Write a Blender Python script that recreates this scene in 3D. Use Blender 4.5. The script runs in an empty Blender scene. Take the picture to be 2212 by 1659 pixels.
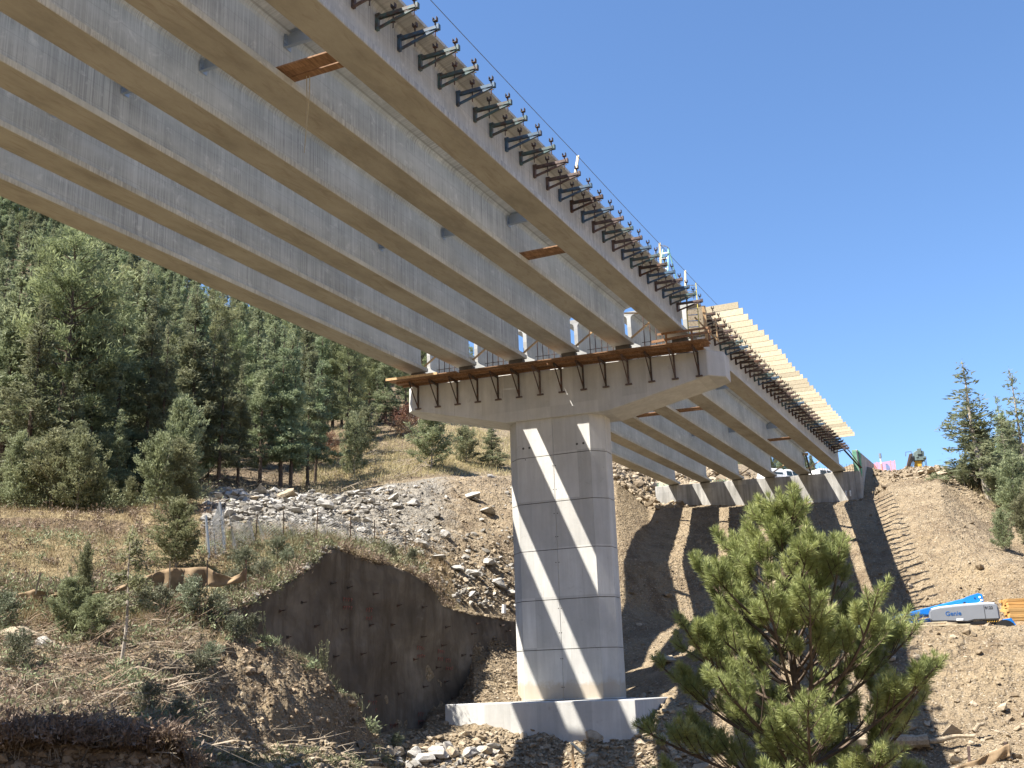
import bpy, bmesh, math, random
import numpy as np
from mathutils import Vector, Matrix, Euler

# ------------------------------------------------------------------ scene basics
SC = bpy.context.scene
COL = SC.collection
W, H, F = 2212.0, 1659.0, 2238.0            # working picture size and focal length in its pixels
PITCH = math.atan2(660, F)
ROLL = math.radians(-1.85)
cam_d = bpy.data.cameras.new('camera')
cam_d.sensor_width = 36.0
cam_d.lens = 36.0 * F / W
cam_d.clip_start = 0.1
cam_d.clip_end = 8000
cam = bpy.data.objects.new('camera', cam_d)
COL.objects.link(cam)
_f = np.array([0, math.cos(PITCH), math.sin(PITCH)])
_r0 = np.array([1.0, 0, 0])
_u0 = np.cross(_r0, _f)
_R = math.cos(ROLL) * _r0 + math.sin(ROLL) * _u0
_U = -math.sin(ROLL) * _r0 + math.cos(ROLL) * _u0
cam.matrix_world = Matrix(((_R[0], _U[0], -_f[0], 0), (_R[1], _U[1], -_f[1], 0), (_R[2], _U[2], -_f[2], 0), (0, 0, 0, 1)))
SC.camera = cam

# bridge frame: s along the girders, t across, h above the girder soffit
AZG, AZP = math.radians(25.7), math.radians(112.8)
UB = np.array([math.sin(AZG), math.cos(AZG), 0.0])
UP = np.array([math.sin(AZP), math.cos(AZP), 0.0])

# sun: from the left and a little behind the camera
_sd = -0.425 * UP - 0.47 * UB + np.array([0, 0, 1.0])
_sd = _sd / np.linalg.norm(_sd)
SUN_EL = math.asin(_sd[2])
SUN_AZ = math.atan2(_sd[0], _sd[1])
sun_d = bpy.data.lights.new('sun', 'SUN')
sun_d.energy = 5.0
sun_d.angle = math.radians(0.53)
sun_d.color = (1.0, 0.94, 0.85)
sun = bpy.data.objects.new('sun', sun_d)
COL.objects.link(sun)
sun.rotation_euler = Vector(_sd).to_track_quat('Z', 'Y').to_euler()

world = bpy.data.worlds.new('World')
SC.world = world
world.use_nodes = True
_nt = world.node_tree
for n in list(_nt.nodes):
    _nt.nodes.remove(n)
_sky = _nt.nodes.new('ShaderNodeTexSky')
_sky.sky_type = 'NISHITA'
_sky.sun_disc = False
_sky.sun_elevation = SUN_EL
_sky.sun_rotation = SUN_AZ
_sky.altitude = 400
_sky.air_density = 1.1
_sky.dust_density = 0.0
_sky.ozone_density = 8.0
_bg = _nt.nodes.new('ShaderNodeBackground')
_bg.inputs['Strength'].default_value = 0.08
_wo = _nt.nodes.new('ShaderNodeOutputWorld')
_nt.links.new(_sky.outputs[0], _bg.inputs[0])
_nt.links.new(_bg.outputs[0], _wo.inputs[0])
SC.view_settings.view_transform = 'Standard'
SC.view_settings.look = 'None'
SC.view_settings.exposure = 1.55
SC.view_settings.gamma = 1.0
SC.render.engine = 'CYCLES'
SC.cycles.max_bounces = 6
SC.cycles.diffuse_bounces = 4

rng = np.random.default_rng(7)
rnd = random.Random(11)


# ------------------------------------------------------------------ pixel helpers (photo at 2212 x 1659)
def ray(x, y):
    return _f + _R * (x - W / 2) / F - _U * (y - H / 2) / F


def at(x, y, r):
    """world point seen at pixel x, y at horizontal range r"""
    d = ray(x, y)
    return d * (r / math.hypot(d[0], d[1]))


P0 = at(2300 / 1.85172, 2793 / 1.85172, 48.6)


def BP(s, t, h=0.0):
    te = t + 0.0083 * max(0.0, s - 1.0)
    p = P0 + UB * s + UP * te
    return np.array([p[0], p[1], 15.85 + 0.02 * s - 0.026 * t + h])


def GP(s, t, z):
    p = P0 + UB * s + UP * t
    return np.array([p[0], p[1], z])


def st_of(x, y):
    M = np.array([[UB[0], UP[0]], [UB[1], UP[1]]])
    return np.linalg.solve(M, np.array([x - P0[0], y - P0[1]]))


# ------------------------------------------------------------------ object helpers
def tag(o, label=None, cat=None, group=None, kind=None):
    if label: o['label'] = label
    if cat: o['category'] = cat
    if group: o['group'] = group
    if kind: o['kind'] = kind
    return o


def empty(name, loc=(0, 0, 0), rz=0.0, label=None, cat=None, group=None):
    o = bpy.data.objects.new(name, None)
    COL.objects.link(o)
    o.location = loc
    o.rotation_euler = (0, 0, rz)
    return tag(o, label, cat, group)


def link(name, me, parent=None):
    o = bpy.data.objects.new(name, me)
    COL.objects.link(o)
    if parent is not None:
        o.parent = parent
    return o


def copy_tree(o, parent=None):
    c = o.copy()
    COL.objects.link(c)
    if parent is not None:
        c.parent = parent
        c.matrix_parent_inverse = o.matrix_parent_inverse.copy()
    for ch in list(o.children):
        copy_tree(ch, c)
    return c


class MB:
    """collects boxes, bars, tubes and sheets into one mesh"""
    def __init__(self):
        self.v, self.f, self.m = [], [], []

    def add(self, vs, fs, mi=0):
        b = len(self.v)
        self.v += [tuple(map(float, p)) for p in vs]
        self.f += [tuple(i + b for i in f) for f in fs]
        self.m += [mi] * len(fs)
        return self

    def box(self, a, b, mi=0):
        (x0, y0, z0), (x1, y1, z1) = a, b
        vs = [(x0, y0, z0), (x1, y0, z0), (x1, y1, z0), (x0, y1, z0), (x0, y0, z1), (x1, y0, z1), (x1, y1, z1), (x0, y1, z1)]
        return self.add(vs, [(0, 3, 2, 1), (4, 5, 6, 7), (0, 1, 5, 4), (1, 2, 6, 5), (2, 3, 7, 6), (3, 0, 4, 7)], mi)

    def bar(self, p, q, w, d=None, up=(0, 0, 1), mi=0):
        """rectangular bar from p to q; w across, d along 'up'"""
        d = w if d is None else d
        p, q = np.array(p, float), np.array(q, float)
        a = q - p
        a /= np.linalg.norm(a)
        u = np.array(up, float)
        x = np.cross(a, u)
        if np.linalg.norm(x) < 1e-4:
            x = np.cross(a, (0, 1, 0))
        x /= np.linalg.norm(x)
        u = np.cross(x, a)
        x, u = x * w / 2, u * d / 2
        vs = [p - x - u, p + x - u, p + x + u, p - x + u, q - x - u, q + x - u, q + x + u, q - x + u]
        return self.add(vs, [(0, 3, 2, 1), (4, 5, 6, 7), (0, 1, 5, 4), (1, 2, 6, 5), (2, 3, 7, 6), (3, 0, 4, 7)], mi)

    def tube(self, pts, rad, n=6, mi=0, cap=True):
        pts = [np.array(p, float) for p in pts]
        rad = [rad] * len(pts) if np.isscalar(rad) else rad
        b = len(self.v)
        for i, p in enumerate(pts):
            a = pts[min(i + 1, len(pts) - 1)] - pts[max(i - 1, 0)]
            a = a / (np.linalg.norm(a) + 1e-9)
            x = np.cross(a, (0.31, 0.95, 0.05))
            if np.linalg.norm(x) < 1e-3: x = np.cross(a, (1, 0, 0))
            x /= np.linalg.norm(x)
            y = np.cross(a, x)
            for k in range(n):
                t = 2 * math.pi * k / n
                self.v.append(tuple(p + rad[i] * (math.cos(t) * x + math.sin(t) * y)))
        for i in range(len(pts) - 1):
            for k in range(n):
                k2 = (k + 1) % n
                self.f.append((b + i * n + k, b + i * n + k2, b + (i + 1) * n + k2, b + (i + 1) * n + k))
                self.m.append(mi)
        if cap:
            self.f.append(tuple(b + k for k in reversed(range(n)))); self.m.append(mi)
            e = b + (len(pts) - 1) * n
            self.f.append(tuple(e + k for k in range(n))); self.m.append(mi)
        return self

    def prism(self, poly, p, axis, mi=0):
        """extrude the closed polygon (3-d points) along the vector axis"""
        n = len(poly)
        vs = [np.array(q, float) + np.array(p, float) for q in poly]
        vs = vs + [q + np.array(axis, float) for q in vs]
        fs = [tuple(reversed(range(n))), tuple(range(n, 2 * n))]
        fs += [(i, (i + 1) % n, n + (i + 1) % n, n + i) for i in range(n)]
        return self.add(vs, fs, mi)

    def mesh(self, name, mats, smooth=False):
        me = bpy.data.meshes.new(name)
        me.from_pydata(self.v, [], self.f)
        for m in (mats if isinstance(mats, (list, tuple)) else [mats]):
            me.materials.append(m)
        if any(self.m):
            me.polygons.foreach_set('material_index', self.m)
        if smooth:
            me.polygons.foreach_set('use_smooth', [True] * len(self.f))
        me.update()
        return me

    def build(self, name, mats, parent=None, smooth=False, bevel=0.0):
        me = self.mesh(name, mats, smooth)
        bm = bmesh.new()
        bm.from_mesh(me)
        bmesh.ops.recalc_face_normals(bm, faces=bm.faces)
        if bevel > 0:
            es = [e for e in bm.edges if e.is_manifold and e.calc_face_angle(0) > 0.5]
            bmesh.ops.bevel(bm, geom=es, offset=bevel, segments=1, affect='EDGES', clamp_overlap=True)
        bm.to_mesh(me)
        bm.free()
        return link(name, me, parent)


def np_mesh(name, V, Fc, mat, nside=3):
    """big mesh from numpy arrays (all faces with nside corners)"""
    me = bpy.data.meshes.new(name)
    n, k = len(V), len(Fc)
    me.vertices.add(n)
    me.vertices.foreach_set('co', np.ascontiguousarray(V, dtype=np.float32).ravel())
    me.loops.add(k * nside)
    me.loops.foreach_set('vertex_index', np.ascontiguousarray(Fc, dtype=np.int32).ravel())
    me.polygons.add(k)
    me.polygons.foreach_set('loop_start', np.arange(0, k * nside, nside, dtype=np.int32))
    try:
        me.polygons.foreach_set('loop_total', np.full(k, nside, dtype=np.int32))
    except Exception:
        pass
    if mat is not None:
        for m in (mat if isinstance(mat, (list, tuple)) else [mat]):
            me.materials.append(m)
    me.update(calc_edges=True)
    me.validate()
    return me


# ------------------------------------------------------------------ numpy noise
_perm = np.random.default_rng(3).random(4096).astype(np.float64)


def vnoise(x, y):
    xi, yi = np.floor(x).astype(np.int64), np.floor(y).astype(np.int64)
    fx, fy = x - xi, y - yi
    fx, fy = fx * fx * (3 - 2 * fx), fy * fy * (3 - 2 * fy)

    def h(a, b):
        return _perm[((a * 73856093) ^ (b * 19349663)) & 4095]
    return (h(xi, yi) * (1 - fx) + h(xi + 1, yi) * fx) * (1 - fy) + (h(xi, yi + 1) * (1 - fx) + h(xi + 1, yi + 1) * fx) * fy


def fbm(x, y, octv=4, gain=0.5):
    s, a, tot = 0.0, 1.0, 0.0
    for o in range(octv):
        s = s + a * (vnoise(x * 2 ** o + 17.3 * o, y * 2 ** o - 9.1 * o) - 0.5)
        tot += a
        a *= gain
    return s / tot * 2


# ------------------------------------------------------------------ materials
class NT:
    def __init__(self, name):
        self.mat = bpy.data.materials.new(name)
        self.mat.use_nodes = True
        self.t = self.mat.node_tree
        self.bsdf = self.t.nodes['Principled BSDF']
        self.bsdf.inputs['Specular IOR Level'].default_value = 0.25
        self._tc = None

    def node(self, typ, **kw):
        n = self.t.nodes.new(typ)
        for k, v in kw.items():
            if k in n.inputs:
                n.inputs[k].default_value = v
            else:
                setattr(n, k, v)
        return n

    def ln(self, a, b):
        self.t.links.new(a, b)

    def coord(self, scale=(1, 1, 1), jitter=False, kind='Object'):
        if self._tc is None:
            self._tc = self.node('ShaderNodeTexCoord')
        mp = self.node('ShaderNodeMapping')
        mp.inputs['Scale'].default_value = scale
        src = self._tc.outputs[kind]
        if jitter:
            oi = self.node('ShaderNodeObjectInfo')
            mu = self.node('ShaderNodeVectorMath', operation='SCALE')
            cb = self.node('ShaderNodeCombineXYZ')
            for i in range(3): self.ln(oi.outputs['Random'], cb.inputs[i])
            self.ln(cb.outputs[0], mu.inputs[0])
            mu.inputs['Scale'].default_value = 60.0
            ad = self.node('ShaderNodeVectorMath', operation='ADD')
            self.ln(src, ad.inputs[0]); self.ln(mu.outputs[0], ad.inputs[1])
            src = ad.outputs[0]
        self.ln(src, mp.inputs['Vector'])
        return mp.outputs[0]

    def noise(self, vec, scale, detail=4, rough=0.55, dist=0.0):
        n = self.node('ShaderNodeTexNoise')
        n.inputs['Scale'].default_value = scale
        n.inputs['Detail'].default_value = detail
        n.inputs['Roughness'].default_value = rough
        n.inputs['Distortion'].default_value = dist
        self.ln(vec, n.inputs['Vector'])
        return n.outputs['Fac']

    def voronoi(self, vec, scale, feature='F1', out='Distance', rand=1.0):
        n = self.node('ShaderNodeTexVoronoi', feature=feature)
        n.inputs['Scale'].default_value = scale
        n.inputs['Randomness'].default_value = rand
        self.ln(vec, n.inputs['Vector'])
        return n.outputs[out]

    def ramp(self, fac, stops):
        n = self.node('ShaderNodeValToRGB')
        e = n.color_ramp.elements
        while len(e) < len(stops): e.new(0.5)
        for i, (p, c) in enumerate(stops):
            e[i].position = p
            e[i].color = (c[0], c[1], c[2], 1) if not np.isscalar(c) else (c, c, c, 1)
        self.ln(fac, n.inputs[0])
        return n.outputs[0]

    def mix(self, fac, a, b, blend='MIX'):
        n = self.node('ShaderNodeMix', data_type='RGBA', blend_type=blend)
        n.clamp_factor = True
        for sock, v in ((n.inputs[0], fac), (n.inputs[6], a), (n.inputs[7], b)):
            if isinstance(v, (int, float)): sock.default_value = v
            elif isinstance(v, (tuple, list)): sock.default_value = (v[0], v[1], v[2], 1)
            else: self.ln(v, sock)
        return n.outputs[2]

    def math(self, op, a, b=None):
        n = self.node('ShaderNodeMath', operation=op)
        for i, v in enumerate((a, b)):
            if v is None: continue
            if isinstance(v, (int, float)): n.inputs[i].default_value = v
            else: self.ln(v, n.inputs[i])
        return n.outputs[0]

    def bump(self, height, strength=0.3, dist=0.02, prev=None):
        n = self.node('ShaderNodeBump')
        n.inputs['Strength'].default_value = strength
        n.inputs['Distance'].default_value = dist
        self.ln(height, n.inputs['Height'])
        if prev is not None: self.ln(prev, n.inputs['Normal'])
        return n.outputs[0]

    def done(self, color, rough=0.85, normal=None, metal=0.0):
        b = self.bsdf
        if isinstance(color, (tuple, list)): b.inputs['Base Color'].default_value = (*color[:3], 1)
        else: self.ln(color, b.inputs['Base Color'])
        if isinstance(rough, (int, float)): b.inputs['Roughness'].default_value = rough
        else: self.ln(rough, b.inputs['Roughness'])
        b.inputs['Metallic'].default_value = metal
        if normal is not None: self.ln(normal, b.inputs['Normal'])
        return self.mat


def mat_girder():
    """cast concrete with vertical rain streaks and faint form seams; soffits get warm ground bounce painted in tan, with stain blotches"""
    m = NT('girder_concrete')
    st = m.coord((0.2, 6.0, 0.10), jitter=True)
    cl = m.coord((1, 1, 1), jitter=True)
    ob = m.coord((1, 1, 1))
    s1 = m.noise(st, 1.0, 6, 0.7)
    s2 = m.noise(cl, 0.55, 5, 0.6)
    s3 = m.noise(m.coord((0.15, 19.0, 0.05), jitter=True), 1.0, 4, 0.7)
    patch = m.ramp(m.noise(m.coord((1, 0.35, 1.6), jitter=True), 0.6, 5, 0.65), [(0.36, 0.15), (0.60, 1.0)])
    base = m.ramp(s2, [(0.3, (0.38, 0.385, 0.365)), (0.5, (0.49, 0.495, 0.47)), (0.72, (0.57, 0.57, 0.545))])
    fine = m.math('MULTIPLY', m.ramp(s3, [(0.42, 0.0), (0.58, 1.0)]), patch)
    base = m.mix(m.math('MULTIPLY', fine, 0.8), base, (0.27, 0.27, 0.265))
    wide = m.math('MULTIPLY', m.ramp(s1, [(0.50, 0.0), (0.66, 1.0)]), m.ramp(m.noise(cl, 0.3, 3, 0.5), [(0.4, 0.1), (0.65, 0.8)]))
    base = m.mix(wide, base, (0.37, 0.365, 0.345))
    base = m.mix(m.ramp(m.noise(cl, 2.0, 6, 0.75, 0.5), [(0.56, 0.0), (0.70, 0.5)]), base, (0.74, 0.725, 0.68))
    # warm ground bounce painted as tan on the bottom face, plus stains (local z close to 0)
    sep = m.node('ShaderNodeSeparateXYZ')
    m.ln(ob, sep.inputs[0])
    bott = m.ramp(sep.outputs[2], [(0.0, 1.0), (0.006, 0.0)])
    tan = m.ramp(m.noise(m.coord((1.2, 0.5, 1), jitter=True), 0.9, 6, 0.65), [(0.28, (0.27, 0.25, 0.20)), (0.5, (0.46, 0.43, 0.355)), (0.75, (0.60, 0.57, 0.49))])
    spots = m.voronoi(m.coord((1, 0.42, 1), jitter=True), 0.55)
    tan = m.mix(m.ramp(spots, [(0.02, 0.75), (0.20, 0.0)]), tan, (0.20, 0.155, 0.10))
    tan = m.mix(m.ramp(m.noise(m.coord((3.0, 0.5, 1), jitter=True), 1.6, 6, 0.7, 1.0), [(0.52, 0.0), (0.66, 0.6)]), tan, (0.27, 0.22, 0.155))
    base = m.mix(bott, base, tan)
    # panel seams of the side forms
    wv = m.node('ShaderNodeTexBrick')
    wv.inputs['Scale'].default_value = 1.0
    wv.inputs['Mortar Size'].default_value = 0.006
    wv.inputs['Brick Width'].default_value = 2.4
    wv.inputs['Row Height'].default_value = 0.62
    wv.inputs['Color1'].default_value = (0, 0, 0, 1); wv.inputs['Color2'].default_value = (0, 0, 0, 1); wv.inputs['Mortar'].default_value = (1, 1, 1, 1)
    sw = m.node('ShaderNodeCombineXYZ')
    m.ln(sep.outputs[1], sw.inputs[0]); m.ln(sep.outputs[2], sw.inputs[1])
    m.ln(sw.outputs[0], wv.inputs['Vector'])
    base = m.mix(m.math('MULTIPLY', wv.outputs['Color'], 0.5), base, (0.25, 0.245, 0.225))
    nb = m.bump(m.noise(cl, 9.0, 6, 0.7), 0.35, 0.02)
    return m.done(base, 0.85, nb)


def mat_concrete(name, lo, hi, streak=0.6, stain=(0.2, 0.19, 0.17)):
    m = NT(name)
    st = m.coord((3.0, 3.0, 0.25))
    cl = m.coord((1, 1, 1))
    s1 = m.noise(st, 1.0, 6, 0.65)
    base = m.mix(m.math('MULTIPLY', m.ramp(s1, [(0.35, 0.0), (0.68, 1.0)]), streak), hi, lo)
    base = m.mix(m.ramp(m.noise(cl, 0.8, 6, 0.65), [(0.4, 0.0), (0.75, 0.6)]), base, lo)
    base = m.mix(m.ramp(m.noise(cl, 2.6, 8, 0.75, 0.6), [(0.6, 0.0), (0.72, 0.55)]), base, stain)
    sp = m.node('ShaderNodeSeparateXYZ'); m.ln(m.coord((1, 1, 1)), sp.inputs[0])
    cx = m.node('ShaderNodeCombineXYZ'); m.ln(sp.outputs[0], cx.inputs[0]); m.ln(sp.outputs[2], cx.inputs[1])
    bk = m.node('ShaderNodeTexBrick'); bk.offset = 0.0
    for k_, v_ in (('Scale', 1.0), ('Mortar Size', 0.0), ('Brick Width', 1.22), ('Row Height', 2.27), ('Bias', 0.0)):
        bk.inputs[k_].default_value = v_
    bk.inputs['Color1'].default_value = (0.70, 0.70, 0.70, 1); bk.inputs['Color2'].default_value = (1, 1, 1, 1)
    m.ln(cx.outputs[0], bk.inputs['Vector'])
    base = m.mix(0.8, base, bk.outputs['Color'], 'MULTIPLY')
    if name == 'pier_concrete':
        mz = m.math('ADD', sp.outputs[2], m.math('MULTIPLY', m.noise(cl, 1.6, 5, 0.7), -1.1))
        mud = m.math('MULTIPLY', m.ramp(mz, [(0.0, 0.6), (0.25, 0.0)]), m.ramp(sp.outputs[2], [(0.0, 0.0), (0.01, 1.0)]))
        base = m.mix(mud, base, (0.38, 0.30, 0.20))
    drip = m.math('MULTIPLY', m.ramp(m.noise(m.coord((7, 7, 0.3)), 1.0, 4, 0.7), [(0.58, 0.0), (0.70, 1.0)]), m.ramp(m.noise(cl, 0.5, 3, 0.5), [(0.42, 0.0), (0.62, 0.7)]))
    base = m.mix(drip, base, stain)
    nb = m.bump(m.noise(cl, 12.0, 6, 0.7), 0.35, 0.015)
    return m.done(base, 0.85, nb)


def mat_wood(name, a, b, c, jitter=True, scale=1.0):
    m = NT(name)
    g = m.coord((14 * scale, 1.1 * scale, 14 * scale), jitter=jitter)
    n1 = m.noise(g, 1.0, 5, 0.6, 0.8)
    base = m.ramp(n1, [(0.28, a), (0.5, b), (0.74, c)])
    kn = m.voronoi(m.coord((1.2, 0.6, 1.2), jitter=jitter), 1.3)
    base = m.mix(m.ramp(kn, [(0.03, 0.8), (0.1, 0.0)]), base, (a[0] * 0.45, a[1] * 0.4, a[2] * 0.4))
    oi = m.node('ShaderNodeObjectInfo'); hs = m.node('ShaderNodeHueSaturation')
    m.ln(m.math('ADD', m.math('MULTIPLY', oi.outputs['Random'], 0.38), 0.72), hs.inputs['Value']); m.ln(base, hs.inputs['Color'])
    base = hs.outputs[0]
    return m.done(base, 0.75, m.bump(n1, 0.2, 0.01))


def mat_metal(name, paint, rust=(0.13, 0.065, 0.04), amount=0.5, rough=0.6, metal=0.0, scale=5.0):
    m = NT(name)
    c = m.coord((1, 1, 1), jitter=True)
    n = m.noise(c, scale, 6, 0.7)
    base = m.mix(m.ramp(n, [(0.5 - 0.12 * amount, 0.0), (0.6, 1.0)]), paint, rust) if amount > 0 else m.mix(m.ramp(n, [(0.3, 0.0), (0.7, 0.35)]), paint, tuple(x * 0.7 for x in paint))
    return m.done(base, rough, m.bump(n, 0.15, 0.005), metal)


def mat_plain(name, col, rough=0.7, var=0.25, scale=3.0, metal=0.0, jitter=True):
    m = NT(name)
    n = m.noise(m.coord((1, 1, 1), jitter=jitter), scale, 5, 0.6)
    base = m.mix(m.ramp(n, [(0.3, 0.0), (0.7, 1.0)]), tuple(x * (1 - var) for x in col), tuple(min(1, x * (1 + var)) for x in col))
    return m.done(base, rough, None, metal)


def mat_leaf(name, dark, mid, light, scale=0.7, trans=0.25):
    """needles: colour varies from clump to clump and from tree to tree"""
    m = NT(name)
    c = m.coord((1, 1, 1), jitter=True)
    n = m.noise(c, scale, 3, 0.6)
    n2 = m.noise(c, scale * 7, 2, 0.5)
    f = m.math('ADD', m.math('MULTIPLY', n, 0.65), m.math('MULTIPLY', n2, 0.35))
    base = m.ramp(f, [(0.34, dark), (0.5, mid), (0.66, light)])
    oi = m.node('ShaderNodeObjectInfo')
    hs = m.node('ShaderNodeHueSaturation')
    m.ln(base, hs.inputs['Color'])
    m.ln(m.math('ADD', m.math('MULTIPLY', oi.outputs['Random'], 0.05), 0.475), hs.inputs['Hue'])
    m.ln(m.math('ADD', m.math('MULTIPLY', oi.outputs['Random'], 0.5), 0.75), hs.inputs['Value'])
    hs.inputs['Saturation'].default_value = 0.95
    mat = m.done(hs.outputs[0], 0.6)
    if trans > 0:
        tr = m.node('ShaderNodeBsdfTranslucent')
        m.ln(hs.outputs[0], tr.inputs['Color'])
        mx = m.node('ShaderNodeMixShader')
        mx.inputs[0].default_value = trans
        out = [n for n in m.t.nodes if n.type == 'OUTPUT_MATERIAL'][0]
        m.ln(m.bsdf.outputs[0], mx.inputs[1]); m.ln(tr.outputs[0], mx.inputs[2])
        m.ln(mx.outputs[0], out.inputs[0])
    return mat


def mat_ground():
    m = NT('ground_earth')
    c = m.coord((1, 1, 1))
    big = m.noise(c, 0.12, 5, 0.6)
    mid = m.noise(c, 0.9, 6, 0.65)
    fine = m.noise(c, 7.0, 5, 0.7)
    peb = m.voronoi(c, 7.5)
    pcol = m.voronoi(c, 7.5, out='Color')
    peb2 = m.voronoi(c, 2.6)
    dirt = m.ramp(mid, [(0.3, (0.165, 0.124, 0.078)), (0.5, (0.245, 0.191, 0.124)), (0.72, (0.325, 0.262, 0.176))])
    dirt = m.mix(m.ramp(big, [(0.4, 0.0), (0.65, 0.7)]), dirt, (0.30, 0.232, 0.147))
    bw = m.node('ShaderNodeRGBToBW'); m.ln(pcol, bw.inputs[0])
    stones = m.ramp(bw.outputs[0], [(0.2, (0.16, 0.13, 0.095)), (0.5, (0.34, 0.285, 0.21)), (0.85, (0.50, 0.44, 0.35))])
    dirt = m.mix(m.math('MULTIPLY', m.ramp(m.noise(c, 0.33, 6, 0.7, 0.8), [(0.5, 0.0), (0.62, 0.75)]), 1.0), dirt, (0.155, 0.112, 0.07))
    dirt = m.mix(m.ramp(m.noise(m.coord((0.9, 1.1, 1)), 0.22, 6, 0.7), [(0.55, 0.0), (0.68, 0.55)]), dirt, (0.37, 0.285, 0.17))
    smask = m.math('MULTIPLY', m.ramp(peb, [(0.2, 1.0), (0.38, 0.0)]), m.ramp(fine, [(0.42, 0.0), (0.52, 0.9)]))
    dirt = m.mix(smask, dirt, stones)
    za = m.node('ShaderNodeAttribute', attribute_name='zone')
    zs = m.node('ShaderNodeSeparateColor'); m.ln(za.outputs['Color'], zs.inputs[0])
    zb = m.node('ShaderNodeAttribute', attribute_name='zone_two')
    zt = m.node('ShaderNodeSeparateColor'); m.ln(zb.outputs['Color'], zt.inputs[0])
    grass = m.ramp(m.noise(c, 2.2, 6, 0.7), [(0.32, (0.115, 0.092, 0.05)), (0.5, (0.24, 0.185, 0.10)), (0.7, (0.37, 0.295, 0.165))])
    litter = m.ramp(m.noise(c, 1.6, 6, 0.7), [(0.32, (0.10, 0.074, 0.048)), (0.55, (0.19, 0.142, 0.09)), (0.75, (0.28, 0.22, 0.14))])
    grey = m.ramp(mid, [(0.3, (0.16, 0.143, 0.115)), (0.7, (0.32, 0.29, 0.24))])
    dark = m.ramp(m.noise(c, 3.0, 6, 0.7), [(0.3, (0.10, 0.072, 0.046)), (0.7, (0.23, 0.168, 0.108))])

    def edge(z):
        return m.ramp(m.math('ADD', z, m.math('MULTIPLY', m.math('SUBTRACT', mid, 0.5), 0.8)), [(0.35, 0.0), (0.65, 1.0)])
    col = m.mix(edge(zs.outputs[0]), dirt, grass)
    col = m.mix(edge(zs.outputs[1]), col, litter)
    col = m.mix(edge(zs.outputs[2]), col, grey)
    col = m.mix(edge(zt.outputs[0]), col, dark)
    orange = m.mix(0.6, dirt, (0.38, 0.235, 0.12))
    col = m.mix(edge(zt.outputs[1]), col, orange)
    b1 = m.bump(peb, 1.0, 0.12)
    b2 = m.bump(fine, 1.0, 0.14, b1)
    b3 = m.bump(peb2, 0.7, 0.2, b2)
    return m.done(col, 0.95, b3)


M = {}
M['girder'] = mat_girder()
M['pier'] = mat_concrete('pier_concrete', (0.44, 0.435, 0.41), (0.64, 0.635, 0.60), 0.55, (0.33, 0.31, 0.275))
M['abut'] = mat_concrete('abutment_concrete', (0.24, 0.235, 0.215), (0.56, 0.55, 0.52), 0.9, (0.20, 0.19, 0.17))
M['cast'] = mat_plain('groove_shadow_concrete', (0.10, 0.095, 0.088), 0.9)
M['shot'] = None
M['ground'] = mat_ground()
M['plank'] = mat_wood('orange_planks', (0.13, 0.07, 0.038), (0.25, 0.14, 0.075), (0.36, 0.22, 0.125))
M['joist'] = mat_wood('pale_lumber', (0.42, 0.35, 0.23), (0.54, 0.465, 0.32), (0.62, 0.545, 0.39))
M['lumber'] = mat_wood('lumber', (0.34, 0.21, 0.10), (0.50, 0.33, 0.17), (0.62, 0.44, 0.25))
M['old_wood'] = mat_wood('weathered_wood', (0.17, 0.13, 0.09), (0.30, 0.245, 0.17), (0.42, 0.355, 0.26))
M['teal'] = mat_metal('teal_paint', (0.085, 0.14, 0.14), (0.10, 0.075, 0.065), amount=0.5, rough=0.4)
M['blue_steel'] = mat_metal('blue_paint', (0.07, 0.125, 0.19), (0.08, 0.08, 0.09), amount=0.3, rough=0.4)
M['rust'] = mat_metal('rusty_steel', (0.15, 0.105, 0.09), (0.075, 0.055, 0.05), amount=0.6, rough=0.45)
M['dark_steel'] = mat_metal('dark_steel', (0.05, 0.045, 0.04), (0.11, 0.055, 0.035), amount=0.5)
M['fence_wire'] = mat_plain('dull_fence_wire', (0.28, 0.29, 0.30), 0.6)
M['galv'] = mat_metal('galvanised_steel', (0.42, 0.46, 0.50), amount=0, rough=0.35, metal=0.6, scale=2.0)
M['rebar'] = mat_metal('bar_steel', (0.07, 0.055, 0.05), (0.15, 0.08, 0.05), amount=0.6)
M['green_bar'] = mat_plain('green_coated_bar', (0.16, 0.42, 0.27), 0.5)
M['pale_green'] = mat_plain('pale_green_paint', (0.30, 0.58, 0.45), 0.5)
M['yellow_rail'] = mat_plain('yellow_ladder_paint', (0.50, 0.43, 0.10), 0.5)
M['white'] = mat_plain('white_paint', (0.78, 0.78, 0.76), 0.35, 0.04)
M['cable'] = mat_plain('cable_steel', (0.06, 0.06, 0.065), 0.5)
M['rope'] = mat_plain('rope', (0.40, 0.36, 0.26), 0.9)
M['bark'] = mat_plain('bark', (0.095, 0.070, 0.052), 0.95, 0.45, 6.0)
M['bark_grey'] = mat_plain('grey_bark', (0.30, 0.265, 0.22), 0.95, 0.4, 6.0)
# MORE-MATERIALS


# ================================================================== GROUND: one sheet around the camera, out to the horizon
def K(*pts):
    """control line across the valley: (pixel x, range, pixel y) or (pixel x, range, None, z)"""
    out = []
    for p in pts:
        if len(p) == 4:
            q = at(p[0], 1400, p[1]); q = np.array([q[0], q[1], p[3]])
        else:
            q = at(p[0], p[2], p[1])
        out.append((math.atan2(q[0], q[1]), math.hypot(q[0], q[1]), q[2]))
    out.sort()
    return np.array(out)


def Z(x, r, z):
    return (x, r, None, z)


def toe(t):
    p = GP(42.6, t, 0)
    a = math.atan2(p[0], p[1])
    return p, a


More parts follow.
